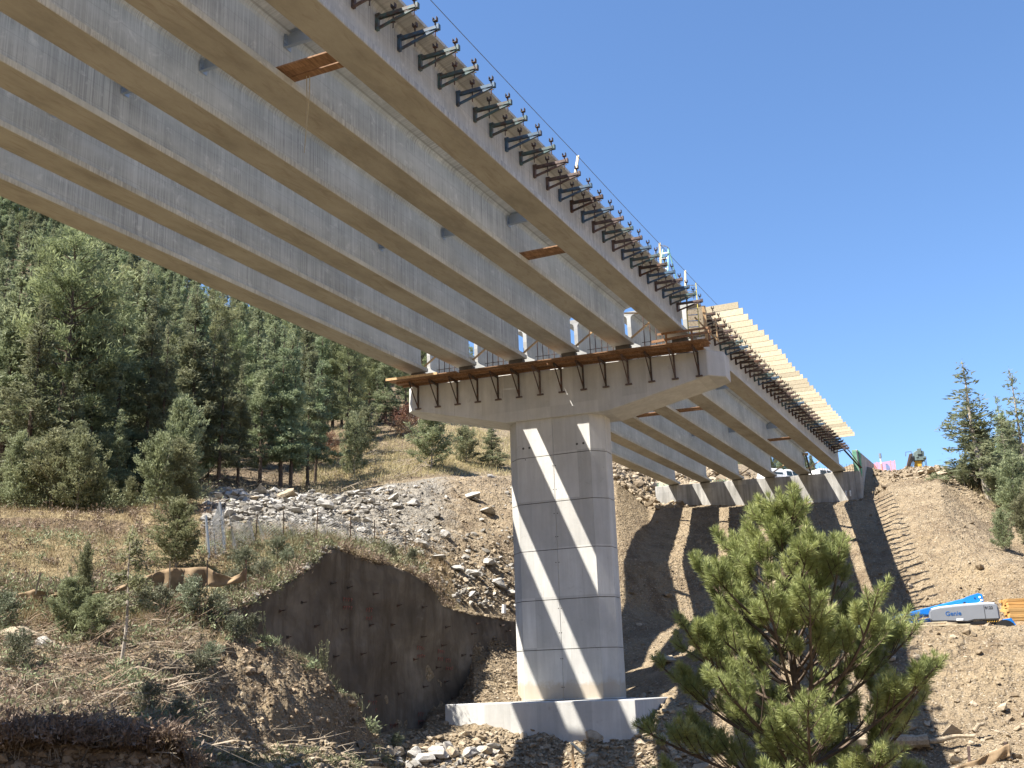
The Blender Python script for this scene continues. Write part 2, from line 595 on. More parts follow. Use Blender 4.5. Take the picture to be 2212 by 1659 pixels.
CURVES = [
    K(Z(0, 1.5, -1.65), Z(2212, 1.5, -1.65)),
    K(Z(0, 11, -2.6), Z(2212, 11, -2.5)),
    K((-300, 26.95, 1700), (200, 26.95, 1700), (400, 26.95, 1692), (440, 27.6, 1690), (640, 31, 1690), (800, 36, 1700), (840, 41, 1760), (1106, 41, 1765), (1500, 41, 1760), (1900, 41, 1760), (2250, 40, 1750)),
    K((-300, 27.2, 1590), (0, 27.2, 1587), (103, 27.2, 1588), (239, 27.1, 1598), (325, 27.0, 1613), (395, 27.3, 1604), (420, 28, 1640), (440, 29, 1655), (640, 33, 1652), (800, 39, 1652), (840, 42.6, 1665), (1106, 43.4, 1662), (1370, 43.0, 1660), (1600, 43, 1660), (1900, 43, 1662), (2250, 42, 1660)),
    K((-300, 31.5, 1470), (0, 31.5, 1470), (200, 31.5, 1480), (330, 31.5, 1490), (420, 31.5, 1530), (440, 31, 1590), (600, 34.5, 1606), (700, 37, 1606), (760, 39, 1610), (800, 40.4, 1625), (840, 43.2, 1640), (900, 43.6, 1628), (1106, 44.3, 1632), (1370, 43.7, 1620), (1600, 44, 1620), (1900, 44.2, 1620), (2250, 43.5, 1620)),
    K((-300, 36.5, 1345), (0, 36.5, 1345), (200, 36.5, 1350), (330, 36.7, 1352), (400, 37, 1348), (457, 37.5, 1346), (522, 37.7, 1358), (569, 37.9, 1377), (624, 38.2, 1399), (662, 38.5, 1421), (706, 38.9, 1453), (733, 39.4, 1494), (768, 40.2, 1515), (781, 40.8, 1553), (808, 41.6, 1587), (840, 44, 1612), (900, 44.6, 1598), (1106, 45.2, 1596), (1239, 45.6, 1597), (1370, 44.6, 1585), (1420, 44.9, 1570), (1600, 45.5, 1575), (1900, 45.8, 1560), (2020, 45.4, 1572), (2250, 45.5, 1570)),
    K((-300, 38, 1305), (0, 38, 1305), (300, 38, 1310), (430, 38, 1325), (457, 38.2, 1340), Z(500, 38.6, 1.6), Z(569, 39, .2), Z(624, 39.5, -1.0), Z(706, 40.3, -2), Z(808, 43, -2.2), (840, 45, 1600), (900, 45.6, 1590), (1106, 46.2, 1583), (1350, 45.6, 1568), (1420, 46.5, 1540), (1600, 48.5, 1480), (1840, 48.5, 1455), (1900, 48.5, 1450), (2250, 48.5, 1460)),
    K((-300, 39, 1275), (0, 39, 1275), (300, 39, 1290), (440, 38.8, 1322), (480, 39.2, 1340), Z(540, 40.5, .6), Z(620, 42.3, -.8), Z(740, 45, -1.8), (864, 48.2, 1573), (911, 49.4, 1573), (924, 49.8, 1545), (958, 51, 1523), (990, 52, 1505), (1010, 52.6, 1467), (1023, 53, 1429), (1058, 54.5, 1395), (1113, 57, 1393), (1200, 57, 1450), (1350, 55, 1480), (1420, 54, 1460), (1600, 54, 1372), (1850, 54.5, 1358), (2000, 54.5, 1354), (2250, 54, 1356)),
    K((-300, 40.2, 1255), (0, 40.2, 1255), (300, 40.2, 1275), (440, 40, 1308), (491, 40.2, 1327), (528, 41, 1311), (569, 41.8, 1286), (617, 42.9, 1262), (658, 43.9, 1235), (686, 44.5, 1211), (703, 45.0, 1190), (740, 45.9, 1194), (781, 46.9, 1207), (816, 47.8, 1221), (857, 48.9, 1231), (898, 50.0, 1248), (925, 50.8, 1265), (945, 51.5, 1296), (959, 52.0, 1313), (990, 53.2, 1323), (1028, 54.6, 1330), (1079, 56.6, 1339), (1113, 58.0, 1344), (1200, 59.2, 1420), (1350, 58.5, 1440), (1420, 58, 1420), (1600, 58, 1355), (1780, 58, 1355), (1850, 57.5, 1385), (2000, 57.5, 1390), (2250, 57, 1390)),
    K((-300, 46, 1160), (0, 46, 1160), (300, 47, 1175), (440, 48, 1170), (500, 49, 1160), (600, 50, 1160), (700, 51, 1170), (781, 52, 1190), (860, 54, 1200), (950, 56.5, 1220), (1028, 58, 1250), (1113, 62, 1250), (1350, 66, 1300), (1450, 68, 1340), (1560, 68.5, 1332), (1850, 68.5, 1330), (1981, 67, 1318), (2250, 64, 1325)),
    K((-300, 50, 1132), (0, 50, 1132), (300, 51, 1137), (440, 52, 1122), (500, 55, 1115), (640, 57, 1120), (781, 60, 1125), (950, 64, 1130), (1028, 66, 1145), (1113, 70, 1130), (1350, 69.5, 1215), (1450, 72, 1212), (1560, 74, 1206), (1700, 73.5, 1210), (1850, 72.8, 1236), (1930, 72, 1215), (2000, 71, 1210), (2250, 67, 1225)),
    K((-300, 55, 1110), (0, 55, 1110), (300, 56, 1105), (420, 58, 1080), (480, 62, 1060), (560, 64, 1070), (640, 66, 1074), (720, 67, 1077), (760, 68, 1064), (850, 70, 1054), (950, 73, 1042), (1000, 75, 1036), (1050, 77, 1034), (1100, 78, 1040), (1200, 80, 1050), (1330, 82, 1040), (1400, 83.5, 1100), (1476, 83.6, 1097), (1560, 83, 1097), (1700, 82.5, 1095), (1800, 82, 1093), (1890, 86, 1078), (1925, 86.5, 1052), (1960, 86.5, 1046), (2030, 85.5, 1044), (2080, 84, 1085), (2150, 80, 1150), (2212, 76, 1200), (2300, 72, 1220)),
    K((-300, 62, 1100), (0, 62, 1100), (300, 64, 1095), (430, 67, 1066), (480, 70, 1066), (640, 74, 1076), (760, 76, 1066), (850, 78, 1040), (950, 82, 1030), (1050, 86, 1030), (1100, 88, 1030), (1200, 90, 1020), (1330, 92, 1020), (1395, 91.5, 1085), (1420, 92, 1086), (1440, 91.4, 1094), (1560, 90.6, 1094), (1700, 89.6, 1090), (1800, 89.1, 1086), (1890, 88.6, 1074), (1925, 90, 1034), (1960, 90, 1026), (2030, 89, 1022), (2080, 87, 1050), (2150, 84, 1105), (2212, 81, 1140), (2300, 78, 1150)),
    K((-300, 80, 1010), (0, 80, 1015), (300, 82, 1030), (480, 84, 1015), (640, 86, 1020), (800, 88, 1000), (950, 90, 985), (1050, 95, 985), (1200, 100, 990), (1330, 98, 1000), (1400, 96, 1030), Z(1440, 95.5, 16.6), Z(1560, 95, 17), Z(1700, 94.4, 17), Z(1800, 94, 17), Z(1890, 93.6, 17.8), (1925, 94, 1022), (1960, 94, 1014), (2030, 94, 1012), (2080, 92, 1035), (2150, 90, 1070), (2212, 88, 1090), (2300, 86, 1090)),
    K((-300, 100, 900), (0, 100, 930), (300, 100, 960), (480, 100, 960), (640, 100, 960), (800, 100, 950), (950, 100, 930), (1050, 105, 930), (1200, 110, 960), (1330, 115, 985), (1440, 115, 1010), (1500, 115, 1016), (1590, 115, 1026), Z(1640, 115, 18), Z(1700, 115, 17.6), Z(1800, 115, 17.6), Z(1890, 115, 18.3), Z(1960, 110, 18.6), Z(2030, 110, 19.5), (2080, 110, 1025), (2150, 110, 1020), (2212, 110, 1005), (2300, 110, 990)),
    K((-300, 170, 720), (0, 170, 760), (300, 170, 800), (480, 170, 830), (640, 170, 830), (800, 170, 840), (950, 170, 850), (1050, 170, 880), (1200, 170, 930), (1330, 170, 975), (1440, 170, 985), (1560, 170, 1003), (1640, 170, 1020), Z(1700, 170, 20), Z(1890, 170, 19), Z(2030, 170, 21), (2080, 170, 1010), (2150, 170, 985), (2212, 170, 965), (2300, 170, 940)),
    K((-300, 300, 400), (0, 300, 445), (180, 300, 510), (300, 300, 565), (480, 300, 660), (640, 300, 720), (800, 300, 770), (950, 300, 800), (1200, 300, 900), (1330, 300, 955), (1560, 300, 1000), (1640, 300, 1012), (1700, 300, 1020), (1760, 300, 1035), Z(1890, 300, 24), Z(2030, 300, 24), (2150, 300, 985), (2212, 300, 960), (2300, 300, 935)),
    K(Z(0, 620, 118), Z(480, 620, 95), Z(800, 620, 80), Z(1200, 620, 60), Z(1700, 620, 45), Z(1890, 620, 20), Z(2212, 620, 50)),
    K(Z(0, 3500, 60), Z(2212, 3500, 60)),
]

AZ = np.concatenate([np.radians(np.arange(-180, -34, 4.0)), np.radians(np.linspace(-34, 34, 820)), np.radians(np.arange(38, 181, 4.0))])
RR = np.concatenate([np.array([0.4, 1.5, 4, 7, 10, 12, 14, 15, 18, 21, 24]), np.arange(25, 62, 0.12), np.arange(62, 100, 0.22), np.arange(100, 130, 0.8), np.geomspace(131, 640, 60), np.array([900, 1500, 2400, 3500.0])])
_nr, _na = len(RR), len(AZ)
_cr = np.stack([np.interp(AZ, c[:, 0], c[:, 1]) for c in CURVES])      # K x az
_cz = np.stack([np.interp(AZ, c[:, 0], c[:, 2]) for c in CURVES])
GZ = np.empty((_na, _nr))
GK = np.empty((_na, _nr))
for i in range(_na):
    rk = np.maximum.accumulate(_cr[:, i] + np.arange(len(CURVES)) * 1e-4)
    GZ[i] = np.interp(RR, rk, _cz[:, i])
    GK[i] = np.interp(RR, rk, np.arange(len(CURVES)))
# soften the breaks between control lines a little along the range (not at the wall and the cuts)
GX = np.sin(AZ)[:, None] * RR[None, :]
GY = np.cos(AZ)[:, None] * RR[None, :]
# pixel column of every azimuth (at the horizon)
_px = np.array([1106 + F * math.tan(a) if abs(a) < 1.2 else (99999 if a > 0 else -99999) for a in AZ])
PXX = np.repeat(_px[:, None], _nr, 1)


def band(a, lo, hi, soft):
    return np.clip((a - lo) / soft, 0, 1) * np.clip((hi - a) / soft, 0, 1)


# relief
bank = band(PXX, -9e4, 815, 25) * band(GK, 2.6, 5.6, 0.4)
talus = band(PXX, 415, 1130, 40) * band(GK, 8.8, 11.8, 0.35)
front = band(PXX, 560, 2400, 80) * band(GK, 2.2, 6.9, 0.3)
slope = band(PXX, 1400, 2600, 60) * band(GK, 5.5, 11.0, 0.6)
hill = np.clip((GK - 11.6) / 0.6, 0, 1)
rel = 0.06 * fbm(GX * 1.3, GY * 1.3, 4) + 0.05 * fbm(GX * 3.1, GY * 3.1, 3, 0.7) * (RR[None, :] < 100)
rel += bank * (0.20 * fbm(GX * 0.5 + 5, GY * 0.5, 3, 0.5) + 0.13 * fbm(GX * 1.9, GY * 1.9, 4, 0.6))
cutface = band(PXX, 445, 815, 20) * band(GK, 3.8, 5.02, 0.25)
rel += 0.35 * band(PXX, -9e4, 420, 60) * np.clip((GK - 9.6) / 0.25, 0, 1) * (GK < 11.5) * np.clip((11.5 - GK) / 1.0, 0, 1)
rel += cutface * (0.75 * fbm(GX * 0.9 + 31, GY * 0.9, 5, 0.7))
rel += talus * (0.50 * fbm(GX * 0.6, GY * 0.6 + 4, 5, 0.6))
rel += front * (0.26 * fbm(GX * 0.9, GY * 0.9 + 9, 5, 0.6))
rel += slope * (0.12 * fbm(GX * 0.4, GY * 0.4 + 2, 4) + 0.15 * fbm(GX * 1.7, GY * 1.7, 4, 0.7))
acr = GX * UP[0] + GY * UP[1]
alo = GX * UB[0] + GY * UB[1]
rel += slope * (0.16 * fbm(acr * 0.55 + 0.6 * fbm(acr * 0.2, alo * 0.2, 2), alo * 0.10, 4, 0.6) - 0.10 * np.clip(fbm(acr * 0.9 + 4, alo * 0.12, 3) - 0.15, 0, 1))
rel += hill * np.clip(RR[None, :] / 120, 0, 3) * 0.8 * fbm(GX * 0.07, GY * 0.07, 4)
# bulldozer track cleats across the slope under the far span
sl_d = GX * UB[0] + GY * UB[1]
lane = np.clip(fbm(GX * UP[0] * 0.35 + GY * UP[1] * 0.35, GX * 0.02 + 3, 2) * 3 + 0.35, 0, 1)
rel += slope * lane * 0.085 * np.sin(sl_d * 2 * math.pi / 0.62 + 2.2 * fbm(GX * 0.2, GY * 0.2, 2))
# keep the cliff edges and the far rim where they were drawn
keep = np.ones_like(GK)
keep *= 1 - 0.7 * band(GK, 6.7, 8.25, 0.2) * (PXX > 470) * (PXX < 1140)
keep *= 1 - np.clip((GK - 16.5), 0, 1)
GZ = GZ + rel * keep


def zg(x, y):
    a, r = math.atan2(x, y), math.hypot(x, y)
    i = min(max(int(np.searchsorted(AZ, a)) - 1, 0), _na - 2)
    j = min(max(int(np.searchsorted(RR, r)) - 1, 0), _nr - 2)
    u = (a - AZ[i]) / (AZ[i + 1] - AZ[i]); v = (r - RR[j]) / (RR[j + 1] - RR[j])
    u = min(max(u, 0), 1); v = min(max(v, 0), 1)
    return float((GZ[i, j] * (1 - v) + GZ[i, j + 1] * v) * (1 - u) + (GZ[i + 1, j] * (1 - v) + GZ[i + 1, j + 1] * v) * u)


def zgv(x, y):
    a, r = np.arctan2(x, y), np.hypot(x, y)
    i = np.clip(np.searchsorted(AZ, a) - 1, 0, _na - 2)
    j = np.clip(np.searchsorted(RR, r) - 1, 0, _nr - 2)
    u = np.clip((a - AZ[i]) / (AZ[i + 1] - AZ[i]), 0, 1); v = np.clip((r - RR[j]) / (RR[j + 1] - RR[j]), 0, 1)
    return (GZ[i, j] * (1 - v) + GZ[i, j + 1] * v) * (1 - u) + (GZ[i + 1, j] * (1 - v) + GZ[i + 1, j + 1] * v) * u


def on_ground(px, r):
    """ground point at pixel column px (taken at the horizon) and horizontal range r"""
    a = math.atan((px - 1106) / F)
    x, y = math.sin(a) * r, math.cos(a) * r
    return np.array([x, y, zg(x, y)])


def build_ground():
    idx = np.arange(_na * _nr).reshape(_na, _nr)
    q = np.stack([idx[:-1, :-1], idx[1:, :-1], idx[1:, 1:], idx[:-1, 1:]], -1).reshape(-1, 4)
    V = np.stack([GX, GY, GZ], -1).reshape(-1, 3)
    me = np_mesh('ground', V, q, M['ground'], 4)
    grass = band(PXX, -9e4, 1000, 60) * band(GK, 4.9, 11.2, 0.5) * (1 - np.clip((PXX - 470) / 60, 0, 1) * np.clip((GK - 9.2) / 0.5, 0, 1))
    grass *= 1 - band(PXX, 470, 2000, 40) * band(GK, 5.0, 7.9, 0.3)
    grass += 0.75 * band(PXX, 640, 1080, 40) * band(GK, 11.9, 14.5, 0.5)
    litter = hill * (PXX < 900) + 0.5 * hill * (PXX > 2040)
    litter = np.clip(litter - 0.7 * band(PXX, 690, 900, 60) * band(GK, 12, 13.8, 0.4), 0, 1)
    grey = talus * np.clip((1040 - PXX) / 160, 0, 1) * 0.9
    zone = np.stack([np.clip(grass, 0, 1), litter, np.clip(grey, 0, 1), np.ones_like(GK)], -1).reshape(-1, 4)
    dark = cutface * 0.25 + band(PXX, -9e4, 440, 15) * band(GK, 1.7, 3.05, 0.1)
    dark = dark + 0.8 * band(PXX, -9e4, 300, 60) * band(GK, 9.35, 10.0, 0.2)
    orange = band(PXX, 1800, 2300, 150) * band(GK, 7.6, 9.2, 0.5) * 0.6
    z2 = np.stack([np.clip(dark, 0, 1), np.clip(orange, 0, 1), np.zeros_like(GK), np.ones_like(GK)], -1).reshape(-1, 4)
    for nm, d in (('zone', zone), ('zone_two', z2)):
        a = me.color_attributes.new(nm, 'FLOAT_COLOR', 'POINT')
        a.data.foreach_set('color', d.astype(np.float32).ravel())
    me.polygons.foreach_set('use_smooth', np.ones(len(me.polygons), dtype=bool))
    o = link('ground', me)
    tag(o, kind='structure')


build_ground()


# ================================================================== SHOTCRETE WALL
def mat_shotcrete():
    m = NT('sprayed_concrete')
    c = m.coord((1, 1, 1))
    v = m.coord((1.6, 1.6, 0.22))
    n1 = m.noise(c, 0.45, 6, 0.6, 0.4)
    n2 = m.noise(v, 0.9, 6, 0.65)
    base = m.ramp(n1, [(0.3, (0.075, 0.060, 0.045)), (0.5, (0.125, 0.104, 0.080)), (0.7, (0.20, 0.172, 0.138))])
    base = m.mix(m.ramp(n2, [(0.45, 0.0), (0.7, 0.7)]), base, (0.05, 0.037, 0.025))
    base = m.mix(m.ramp(m.noise(c, 1.4, 4, 0.6), [(0.62, 0.0), (0.72, 0.4)]), base, (0.19, 0.17, 0.14))
    return m.done(base, 0.9, m.bump(m.noise(c, 5.0, 6, 0.7), 0.6, 0.06))


M['shot'] = mat_shotcrete()
M['paint_mark'] = mat_plain('faded_red_marking_paint', (0.20, 0.075, 0.06), 0.8, 0.5, 6)


def wall_pt(px, v):
    """point on the wall surface: px = pixel column, v = 0 base .. 1 top"""
    a = math.atan((px - 1106) / F)
    ib, it = CURVES[7], CURVES[8]
    rb, rt = np.interp(a, ib[:, 0], ib[:, 1]) - 0.25, np.interp(a, it[:, 0], it[:, 1]) - 0.75
    zb, zt = np.interp(a, ib[:, 0], ib[:, 2]) - 0.5, np.interp(a, it[:, 0], it[:, 2]) + 0.05
    r = rb + (rt - rb) * v
    return np.array([math.sin(a) * r, math.cos(a) * r, zb + (zt - zb) * v])


def build_wall():
    root = empty('shotcrete_wall', wall_pt(800, 0), 0, 'dark grey brown sprayed concrete wall holding the excavation left of the bridge pier', 'retaining wall')
    nu, nv = 240, 70
    pxs = np.linspace(474, 1135, nu)
    V = []
    for px in pxs:
        for k in range(nv):
            p = wall_pt(px, k / (nv - 1))
            V.append(p)
    V = np.array(V).reshape(nu, nv, 3)
    s = np.linspace(0, 26, nu)[:, None]
    lump = 0.34 * fbm(s * 0.35 + 0 * V[:, :, 2], V[:, :, 2] * 0.35, 4) + 0.07 * fbm(s * 1.5 + 0 * V[:, :, 2], V[:, :, 2] * 1.5, 3)
    nrm = np.array([0.92, -0.39, 0])
    Vf = V + lump[:, :, None] * nrm
    # rolled top edge
    Vf[:, -1] -= nrm * 0.10
    rag = 0.12 * fbm(s[:, 0] * 1.3, s[:, 0] * 0.3 + 7, 5, 0.65)
    for q_ in range(1, 5):
        Vf[:, -q_, 2] += rag * (5 - q_) / 4
    Vf[:, -3:] += nrm * (0.12 * fbm(s * 2.1 + 0 * V[:, -3:, 2], V[:, -3:, 2] * 2.0, 4, 0.7))[:, :, None]
    Vb = V - nrm * 0.5
    allv = np.concatenate([Vf.reshape(-1, 3), Vb.reshape(-1, 3)])
    idx = np.arange(nu * nv).reshape(nu, nv)
    q = np.stack([idx[:-1, :-1], idx[1:, :-1], idx[1:, 1:], idx[:-1, 1:]], -1).reshape(-1, 4)
    ib = idx + nu * nv
    top = np.stack([idx[:-1, -1], idx[1:, -1], ib[1:, -1], ib[:-1, -1]], -1)
    me = np_mesh('facing', allv - np.array(root.location), np.concatenate([q, top]), M['shot'], 4)
    me.polygons.foreach_set('use_smooth', np.ones(len(me.polygons), dtype=bool))
    link('facing', me, root)
    # soil nail heads: plate, nut and bar stub
    mb = MB()
    mb.box((-0.06, -0.012, -0.06), (0.06, 0.012, 0.06)).tube([(0, 0, 0), (0, -0.24, 0.03)], 0.018, 6).tube([(0, -0.02, 0), (0, -0.05, 0)], 0.035, 6)
    nail = mb.mesh('soil_nail', M['dark_steel'])
    rl = np.array(root.location)
    k = 0
    for row, v in enumerate((0.12, 0.29, 0.46, 0.63, 0.80)):
        px = 600 + (row % 2) * 20
        while px < 1105:
            vis_floor = 0.0
            j = np.interp(px, pxs, np.arange(nu)); iz = int((v + rnd.uniform(-0.03, 0.03)) * (nv - 1))
            q_ = Vf[int(j), iz]
            o = link('soil_nail', nail, root)
            o.location = q_ + nrm * 0.02 - rl
            o.rotation_euler = (rnd.uniform(-0.1, 0.1), rnd.uniform(-0.1, 0.1), math.atan2(0.92, 0.39) + rnd.uniform(-0.3, 0.3))
            px += rnd.uniform(44, 72)
            k += 1
    # faded red survey scribbles
    for px, v in ((745, 0.74), (795, 0.72), (905, 0.55), (945, 0.56), (960, 0.47), (800, 0.22), (770, 0.12), (905, 0.12), (850, 0.08)):
        j = int(np.interp(px, pxs, np.arange(nu))); iz = int(v * (nv - 1))
        c0 = Vf[j, iz] + nrm * 0.03 - rl
        mk = MB()
        tx = np.array([0.39, 0.92, 0])
        for r_ in range(2):
            x0 = -0.4
            for g in range(4):
                h = rnd.uniform(0.12, 0.2)
                a0 = c0 + tx * x0 + np.array([0, 0, -r_ * 0.35])
                mk.bar(a0, a0 + np.array([0, 0, h]) + tx * 0.05, 0.035, 0.012, up=nrm)
                mk.bar(a0 + np.array([0, 0, h]), a0 + np.array([0, 0, h * 0.8]) + tx * 0.13, 0.035, 0.012, up=nrm)
                x0 += 0.2
        mk.build('paint_mark', M['paint_mark'], root)


build_wall()


# ================================================================== BRIDGE PIER
def build_pier():
    rz = -(AZP - math.pi / 2)
    root = empty('bridge_pier', P0 - UP * 0.53 + np.array([-P0[0] * 0, 0, -0.47 - P0[2]]), rz,
                 'tall octagonal concrete pier with a wide tapered cap carrying both spans', 'bridge pier')
    # local frame: x along the cap, y away from the camera, z up from the footing top; front face at y = 0
    hx, c, dp = 1.885, 0.60, 2.03
    zb = [-0.05, 0.0 + 2.17, 4.41, 6.71, 8.97, 11.23, 13.15]
    mb = MB()

    def ring(i):       # octagon with a fine groove in the middle of the front face
        g = i
        return [(-hx + g, g), (-0.02, g), (0, 0.03 + g), (0.02, g), (hx - g, g), (hx + c - g, c + g * 0.4), (hx + c - g, c + dp - 1.2 + 0.0), (hx - g, dp - g), (-hx + g, dp - g), (-hx - c + g, dp - c), (-hx - c + g, c + g * 0.4)]
    for k in range(len(zb) - 1):
        a, b = zb[k] + 0.016, zb[k + 1] - 0.016
        mb.prism([(x, y, a) for x, y in ring(0)], (0, 0, 0), (0, 0, b - a))
        if k < len(zb) - 2:
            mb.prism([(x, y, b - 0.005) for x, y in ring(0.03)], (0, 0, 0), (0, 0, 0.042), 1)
    # form tie holes (dark cone recesses)
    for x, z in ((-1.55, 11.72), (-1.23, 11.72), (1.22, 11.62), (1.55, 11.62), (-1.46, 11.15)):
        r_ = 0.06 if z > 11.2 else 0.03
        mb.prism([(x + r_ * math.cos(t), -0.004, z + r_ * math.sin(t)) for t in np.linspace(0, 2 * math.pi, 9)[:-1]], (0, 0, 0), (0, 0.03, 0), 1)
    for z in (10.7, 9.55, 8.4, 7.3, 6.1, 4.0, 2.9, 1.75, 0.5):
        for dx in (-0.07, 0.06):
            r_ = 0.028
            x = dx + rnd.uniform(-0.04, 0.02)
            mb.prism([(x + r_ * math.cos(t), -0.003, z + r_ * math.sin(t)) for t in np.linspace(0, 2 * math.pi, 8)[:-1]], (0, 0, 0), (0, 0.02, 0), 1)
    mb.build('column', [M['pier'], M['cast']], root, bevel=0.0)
    # footing
    f = MB()
    f.box((-4.33, -3.3, -3.2), (4.33, dp + 3.3, -0.06))
    f.build('footing', M['pier'], root, bevel=0.03)
    # cap: front elevation polygon, chamfered ends
    cp = MB()
    y0, y1 = -0.14, dp + 0.14
    zt = lambda x: 15.49 - 0.031 * x
    # outline at the full width and, at the ends, drawn in by the chamfer
    top_l, top_r = -8.36, 8.58
    sta = [(-8.36, None), (-7.95, None), (-2.75, None), (2.70, None), (7.68, None), (8.4, None)]

    def zbot(x):
        return float(np.interp(x, [-8.0, -7.6, -2.4, 2.92, 7.8, 8.5], [14.43, 14.40, 13.09, 13.01, 14.03, 14.02]))
    prof = []
    for x in (-8.0, -7.6, -2.4, 2.92, 7.8, 8.5):
        ins = {-8.0: 0.40, 8.5: 0.62}.get(x, 0.0)
        prof.append([(x, y0 + ins, zbot(x)), (x, y1 - ins, zbot(x)), (x, y1 - ins, zt(x)), (x, y0 + ins, zt(x))])
    b = 0
    vs, fs = [], []
    for pr in prof: vs += pr
    n = len(prof)
    for i in range(n - 1):
        for k in range(4):
            k2 = (k + 1) % 4
            fs.append((i * 4 + k, i * 4 + k2, (i + 1) * 4 + k2, (i + 1) * 4 + k))
    fs.append((3, 2, 1, 0)); e = (n - 1) * 4; fs.append((e, e + 1, e + 2, e + 3))
    cp.add(vs, fs)
    cp.build('pier_cap', M['pier'], root, bevel=0.025)
    # bearing pads under the girder ends
    for i in range(6):
        for y in (0.35, 1.55):
            t = -8.0 + 2.8 * i + 0.53
            pb = MB()
            top = 15.85 - 0.026 * (t - 0.53) + 0.47 + 0.02 * y
            pb.box((t - 0.36, y - 0.18, zt(t) - 0.02), (t + 0.36, y + 0.18, top - 0.002))
            pb.build('bearing_pad', M['cast'], root)
    return root


PIER = build_pier()


# ================================================================== GIRDERS
GIRD_H, TOP_W, BOT_W, WEB = 2.05, 0.69, 0.525, 0.10


def girder_mesh(name, L):
    hb, ht, w, h = BOT_W, TOP_W, WEB, GIRD_H
    half = [(hb - 0.02, 0.0), (hb, 0.02), (hb, 0.19), (w + 0.07, 0.40), (w + 0.02, 0.47), (w, 0.56), (w, h - 0.36), (w + 0.03, h - 0.27), (w + 0.10, h - 0.20), (ht, h - 0.10), (ht, h)]
    poly = [(x, 0, z) for x, z in half] + [(-x, 0, z) for x, z in reversed(half)]
    n = len(poly)
    ns = max(2, int(L / 0.5))
    vs, fs = [], []
    for i in range(ns + 1):
        y = L * i / ns
        vs += [(x, y, z) for x, _, z in poly]
    for i in range(ns):
        for k in range(n):
            k2 = (k + 1) % n
            fs.append((i * n + k, (i + 1) * n + k, (i + 1) * n + k2, i * n + k2))
    fs.append(tuple(range(n))); fs.append(tuple(ns * n + k for k in reversed(range(n))))
    mb = MB().add(vs, fs)
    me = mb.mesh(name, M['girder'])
    bm = bmesh.new(); bm.from_mesh(me); bmesh.ops.recalc_face_normals(bm, faces=bm.faces); bm.to_mesh(me); bm.free()
    return me


def frame_at(s0, t0, s1, t1, h=0.0):
    """matrix with local y from (s0, t0) to (s1, t1) on the deck plane, x to the right, z up"""
    a, b = BP(s0, t0, h), BP(s1, t1, h)
    y = (b - a) / np.linalg.norm(b - a)
    x = np.cross(y, (0, 0, 1)); x /= np.linalg.norm(x)
    z = np.cross(x, y)
    return Matrix(((x[0], y[0], z[0], a[0]), (x[1], y[1], z[1], a[1]), (x[2], y[2], z[2], a[2]), (0, 0, 0, 1)))


GT = [-8.0 + 2.8 * i for i in range(6)]
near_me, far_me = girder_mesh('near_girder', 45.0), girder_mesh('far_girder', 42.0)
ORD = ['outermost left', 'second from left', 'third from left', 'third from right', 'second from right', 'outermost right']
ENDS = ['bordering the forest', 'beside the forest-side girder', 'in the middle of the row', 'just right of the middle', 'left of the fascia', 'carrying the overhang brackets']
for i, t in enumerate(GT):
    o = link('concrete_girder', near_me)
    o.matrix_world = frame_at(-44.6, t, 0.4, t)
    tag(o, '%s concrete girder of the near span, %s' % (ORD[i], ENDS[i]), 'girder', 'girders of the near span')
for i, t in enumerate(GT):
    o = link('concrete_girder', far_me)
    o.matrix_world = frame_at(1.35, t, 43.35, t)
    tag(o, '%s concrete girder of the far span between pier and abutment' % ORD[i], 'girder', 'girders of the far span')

# ------------------------------------------------------------------ steel diaphragms between the webs
dm = MB()
dm.box((0, -0.008, 0), (2.56, 0.008, 0.46)).box((0, -0.11, 0.0), (2.56, -0.008, 0.012)).box((0, -0.11, 0.448), (2.56, -0.008, 0.46))
dm.box((0, -0.15, -0.03), (0.014, 0.15, 0.49)).box((2.546, -0.15, -0.03), (2.56, 0.15, 0.49))
for z in (0.1, 0.23, 0.36):
    dm.tube([(0.02, -0.1, z), (0.05, -0.1, z)], 0.02, 6)
dmesh = dm.mesh('steel_diaphragm', M['galv'])
BAY = ['leftmost bay', 'second bay from the left', 'middle bay', 'second bay from the right', 'rightmost bay']
for s, span in ((-25.75, 'near the photographer'), (-12.35, 'halfway to the pier'), (16.6, 'just beyond the pier'), (30.0, 'in the far span')):
    for i in range(5):
        o = link('steel_diaphragm', dmesh)
        o.matrix_world = frame_at(s, GT[i] + WEB + 0.015, s, GT[i] + 2.7, 1.57) if False else Matrix.Translation(Vector(BP(s, GT[i] + WEB + 0.02, 1.42))) @ Matrix.Rotation(-AZG, 4, 'Z') @ Matrix.Rotation(0.026, 4, 'Y')
        tag(o, 'galvanised steel diaphragm between girder webs, %s, %s' % (BAY[i], span), 'diaphragm', 'steel diaphragms between the girders')

# ------------------------------------------------------------------ walk planks lying across the bottom flanges
def walk_planks(s, i, label, n=3):
    root = empty('walk_plank', BP(s, GT[i] + 0.35, 0.225), -AZG, label, 'planks', 'planks laid across girder flanges')
    root.rotation_euler = (0, 0.026, -AZG)
    for k in range(n):
        mb = MB()
        mb.box((-0.02, 0, 0), (2.12 + 0.05 * k, 0.235, 0.05))
        o = mb.build('board', M['plank'], root, bevel=0.004)
        o.location = (rnd.uniform(-0.03, 0.03), -0.36 + k * 0.25, 0.0 if k != 1 else 0.004)
        o.rotation_euler = (0, 0, rnd.uniform(-0.012, 0.012))
    return root


